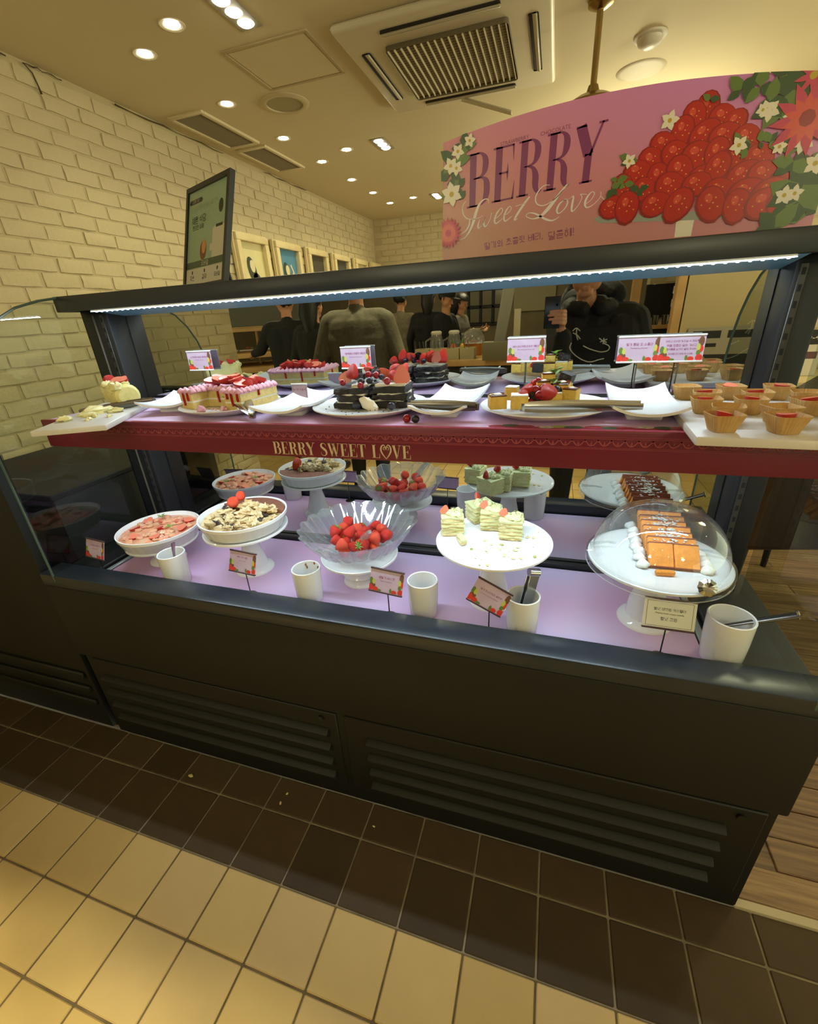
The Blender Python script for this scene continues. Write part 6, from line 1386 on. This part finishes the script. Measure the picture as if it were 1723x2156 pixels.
p = at_(1089, 690, 5.3); tag(MB().rbox(-.035, .035, -.02, .02, 0, .42, .006, 2).build('white_post', M('post_white', 'b9b196', .5), None, (p.x, p.y, zi)), 'pale upright panel on the island', 'panel')
# tiered food station on the left
p = PM(540, 730, 5.2); st = thing('tiered_food_station', 'two tier wooden food station with plates of snacks at the left', 'buffet station', (p.x, p.y, 0), rz=-.45)
for z, d in ((1.12, .38), (1.42, .28)):
    MB().rbox(-.75, .75, -d, d, z-.055, z, .006, 2).build('tier', m_woodc, st)
MB().rbox(-.78, .78, -.5, .5, .90, .96, .006, 2).build('worktop', m_woodc, st); MB().rbox(-.75, .75, -.47, .47, 0, .90, .006, 1).build('body', m_blk2, st)
for x in (-.7, 0, .7): MB().tube([(x, -.1, .96), (x+.06, .0, 1.95)], .018, 8).build('upright', m_woodc, st)
MB().rbox(-.75, .75, .30, .33, 1.42, 1.9, .004, 1).build('back_screen', M('station_back', '4b4a3c', .5), st)
stm = st.matrix_basis.copy(); stm = Matrix.Translation(st.location) @ Matrix.Rotation(-.45, 4, 'Z'); rs7 = random.Random(4)
snk = [M('snack_%d' % i, c_, .5, var=.2, scale=40) for i, c_ in enumerate(('c8642c', 'c9a24a', '7f8f3e', 'b8482f', 'd8c9a0'))]
k = 0
for z, d in ((1.12, -.25), (1.42, -.12)):
    for i in range(6):
        l_ = stm @ Vector((-.6+i*.22, d, z)); t = thing('snack_platter', 'white platter of snacks, %s on the %s tier of the wooden station' % (NTH[i], 'lower' if z < 1.3 else 'upper'), 'platter', l_, rz=-.45, group='snack platters on the station')
        MB().rbox(-.095, .095, -.075, .075, 0, .018, .006, 2).build('platter', m_white, t)
        for j in range(7): MB().ball(.025, .02, .018, 8, 6, T=TR(rs7.uniform(-.06, .06), rs7.uniform(-.045, .045), .03), amp=.5, seed=j).build('snack', snk[(i+j//5) % 5], t)
for k, (lx, ly, z) in enumerate(((-.66, -.33, 1.12), (-.54, -.33, 1.12), (.62, -.2, 1.42))):
    l_ = stm @ Vector((lx, ly, z)); tag(MB().lathe(cup_prof(.05, .14), 28).build('tumbler', m_white, None, l_), ('white tumbler at the far left of the lower station tier', 'second white tumbler on the lower station tier', 'white tumbler on the upper station tier')[k], 'cup', 'tumblers on the station')
# right: post, brick niche with taps, beige wall with a notice
wr = struct(MB().box(.98, 3.2, -3.75, -3.55, 0, CEIL).build('wall_niche', m_mortar, smooth=None)); brick_wall(wr, (.98+2.2, -3.55, 0), PI, 2.2, .3, CEIL-.01, 0, (0, 0, 0))
p = PM(1345, 640, 5.0); tag(MB().rbox(-.04, .04, -.05, .05, 0, CEIL-.002, .006, 1).build('wooden_post', m_woodc, None, (p.x+.02, p.y-.42, 0)), 'slim wooden post right of the photographer in the mirror', 'post')
a, b = PM(1362, 664, 5.5), PM(1440, 680, 5.5); zc2 = b.z
ct = thing('coffee_counter', 'wooden coffee counter with taps under the brick wall', 'counter', ((a.x+b.x)/2+.23, a.y-.1, 0)); MB().rbox(-.42, .42, -.22, .22, 0, zc2-.04, .004, 1).build('body', m_blk2, ct); MB().rbox(-.44, .44, -.24, .24, zc2-.04, zc2, .004, 1).build('worktop', m_woodc, ct)
p = PM(1405, 640, 5.7); tag(MB().rbox(-.17, .17, -.02, .02, 0, .34, .004, 1).build('wall_screen', M('screen_black', '14171a', .2), None, (p.x, -3.5, zc2+.05)), 'dark square screen on the brick wall behind the taps', 'screen')
p = PM(1425, 650, 5.45); tp = thing('tap_tower', 'polished steel tap tower on the coffee counter', 'tap', (p.x, p.y-.03, zc2))
MB().lathe([(.06, 0), (.06, .02), (.03, .03), (.03, .5), (.035, .52), (0, .54)], 20).build('column', m_steel, tp)
for z in (.22, .34): MB().tube([(0, 0, z), (-.06, .08, z), (-.06, .08, z-.06)], .012, 10).build('spout', m_steel, tp); MB().ball(.02, T=TR(.05, .05, z)).build('valve', m_steel, tp)
for k in range(3): tag(MB().lathe(cup_prof(.03, .09), 20).build('tumbler', m_dsteel, None, (p.x-.1-k*.09, p.y+.06, zc2)), '%s small steel cup left of the tap tower' % NTH[k], 'cup', 'steel cups by the taps')
wq = struct(MB().box(1.03, 3.2, -2.2, -2.05, 0, CEIL).build('wall_notice', m_bw, smooth=None))
tag(MB().rbox(-.035, .035, -.05, .05, 0, CEIL-.002, .006, 1).build('wooden_post', m_woodc, None, (.985, -2.1, 0)), 'wooden post at the edge of the beige wall in the mirror', 'post')
a, b = PM(1465, 690, 4.55), PM(1560, 800, 4.55)
nb = thing('notice_board', 'white and black notice board on the beige wall', 'notice', (1.36, -2.04, 0)); zt_ = a.z
MB().rbox(-.27, .27, 0, .012, zt_-.62, zt_, .002, 1).build('sheet', M('notice_white', '9c9480', .5), nb)
q = MB(); TN = Matrix.Translation((0, .0125, 0)) @ Matrix.Rotation(PI, 4, 'Z') @ XZ
for x0_, x1_, z0_, z1_ in ((.02, .23, zt_-.09, zt_-.03), (-.24, -.03, zt_-.09, zt_-.03), (-.25, .25, zt_-.40, zt_-.22), (.04, .2, zt_-.16, zt_-.13)): q.flat([(x0_, z0_), (x1_, z0_), (x1_, z1_), (x0_, z1_)], 0, TN)
for k in range(6): q.ribbon([(-.24, zt_-.43-.025*k, .008), (-.05, zt_-.43-.025*k, .008)], 0, TN)
q.build('notice_print', M('notice_black', '1d1c1a', .5), nb, smooth=None)
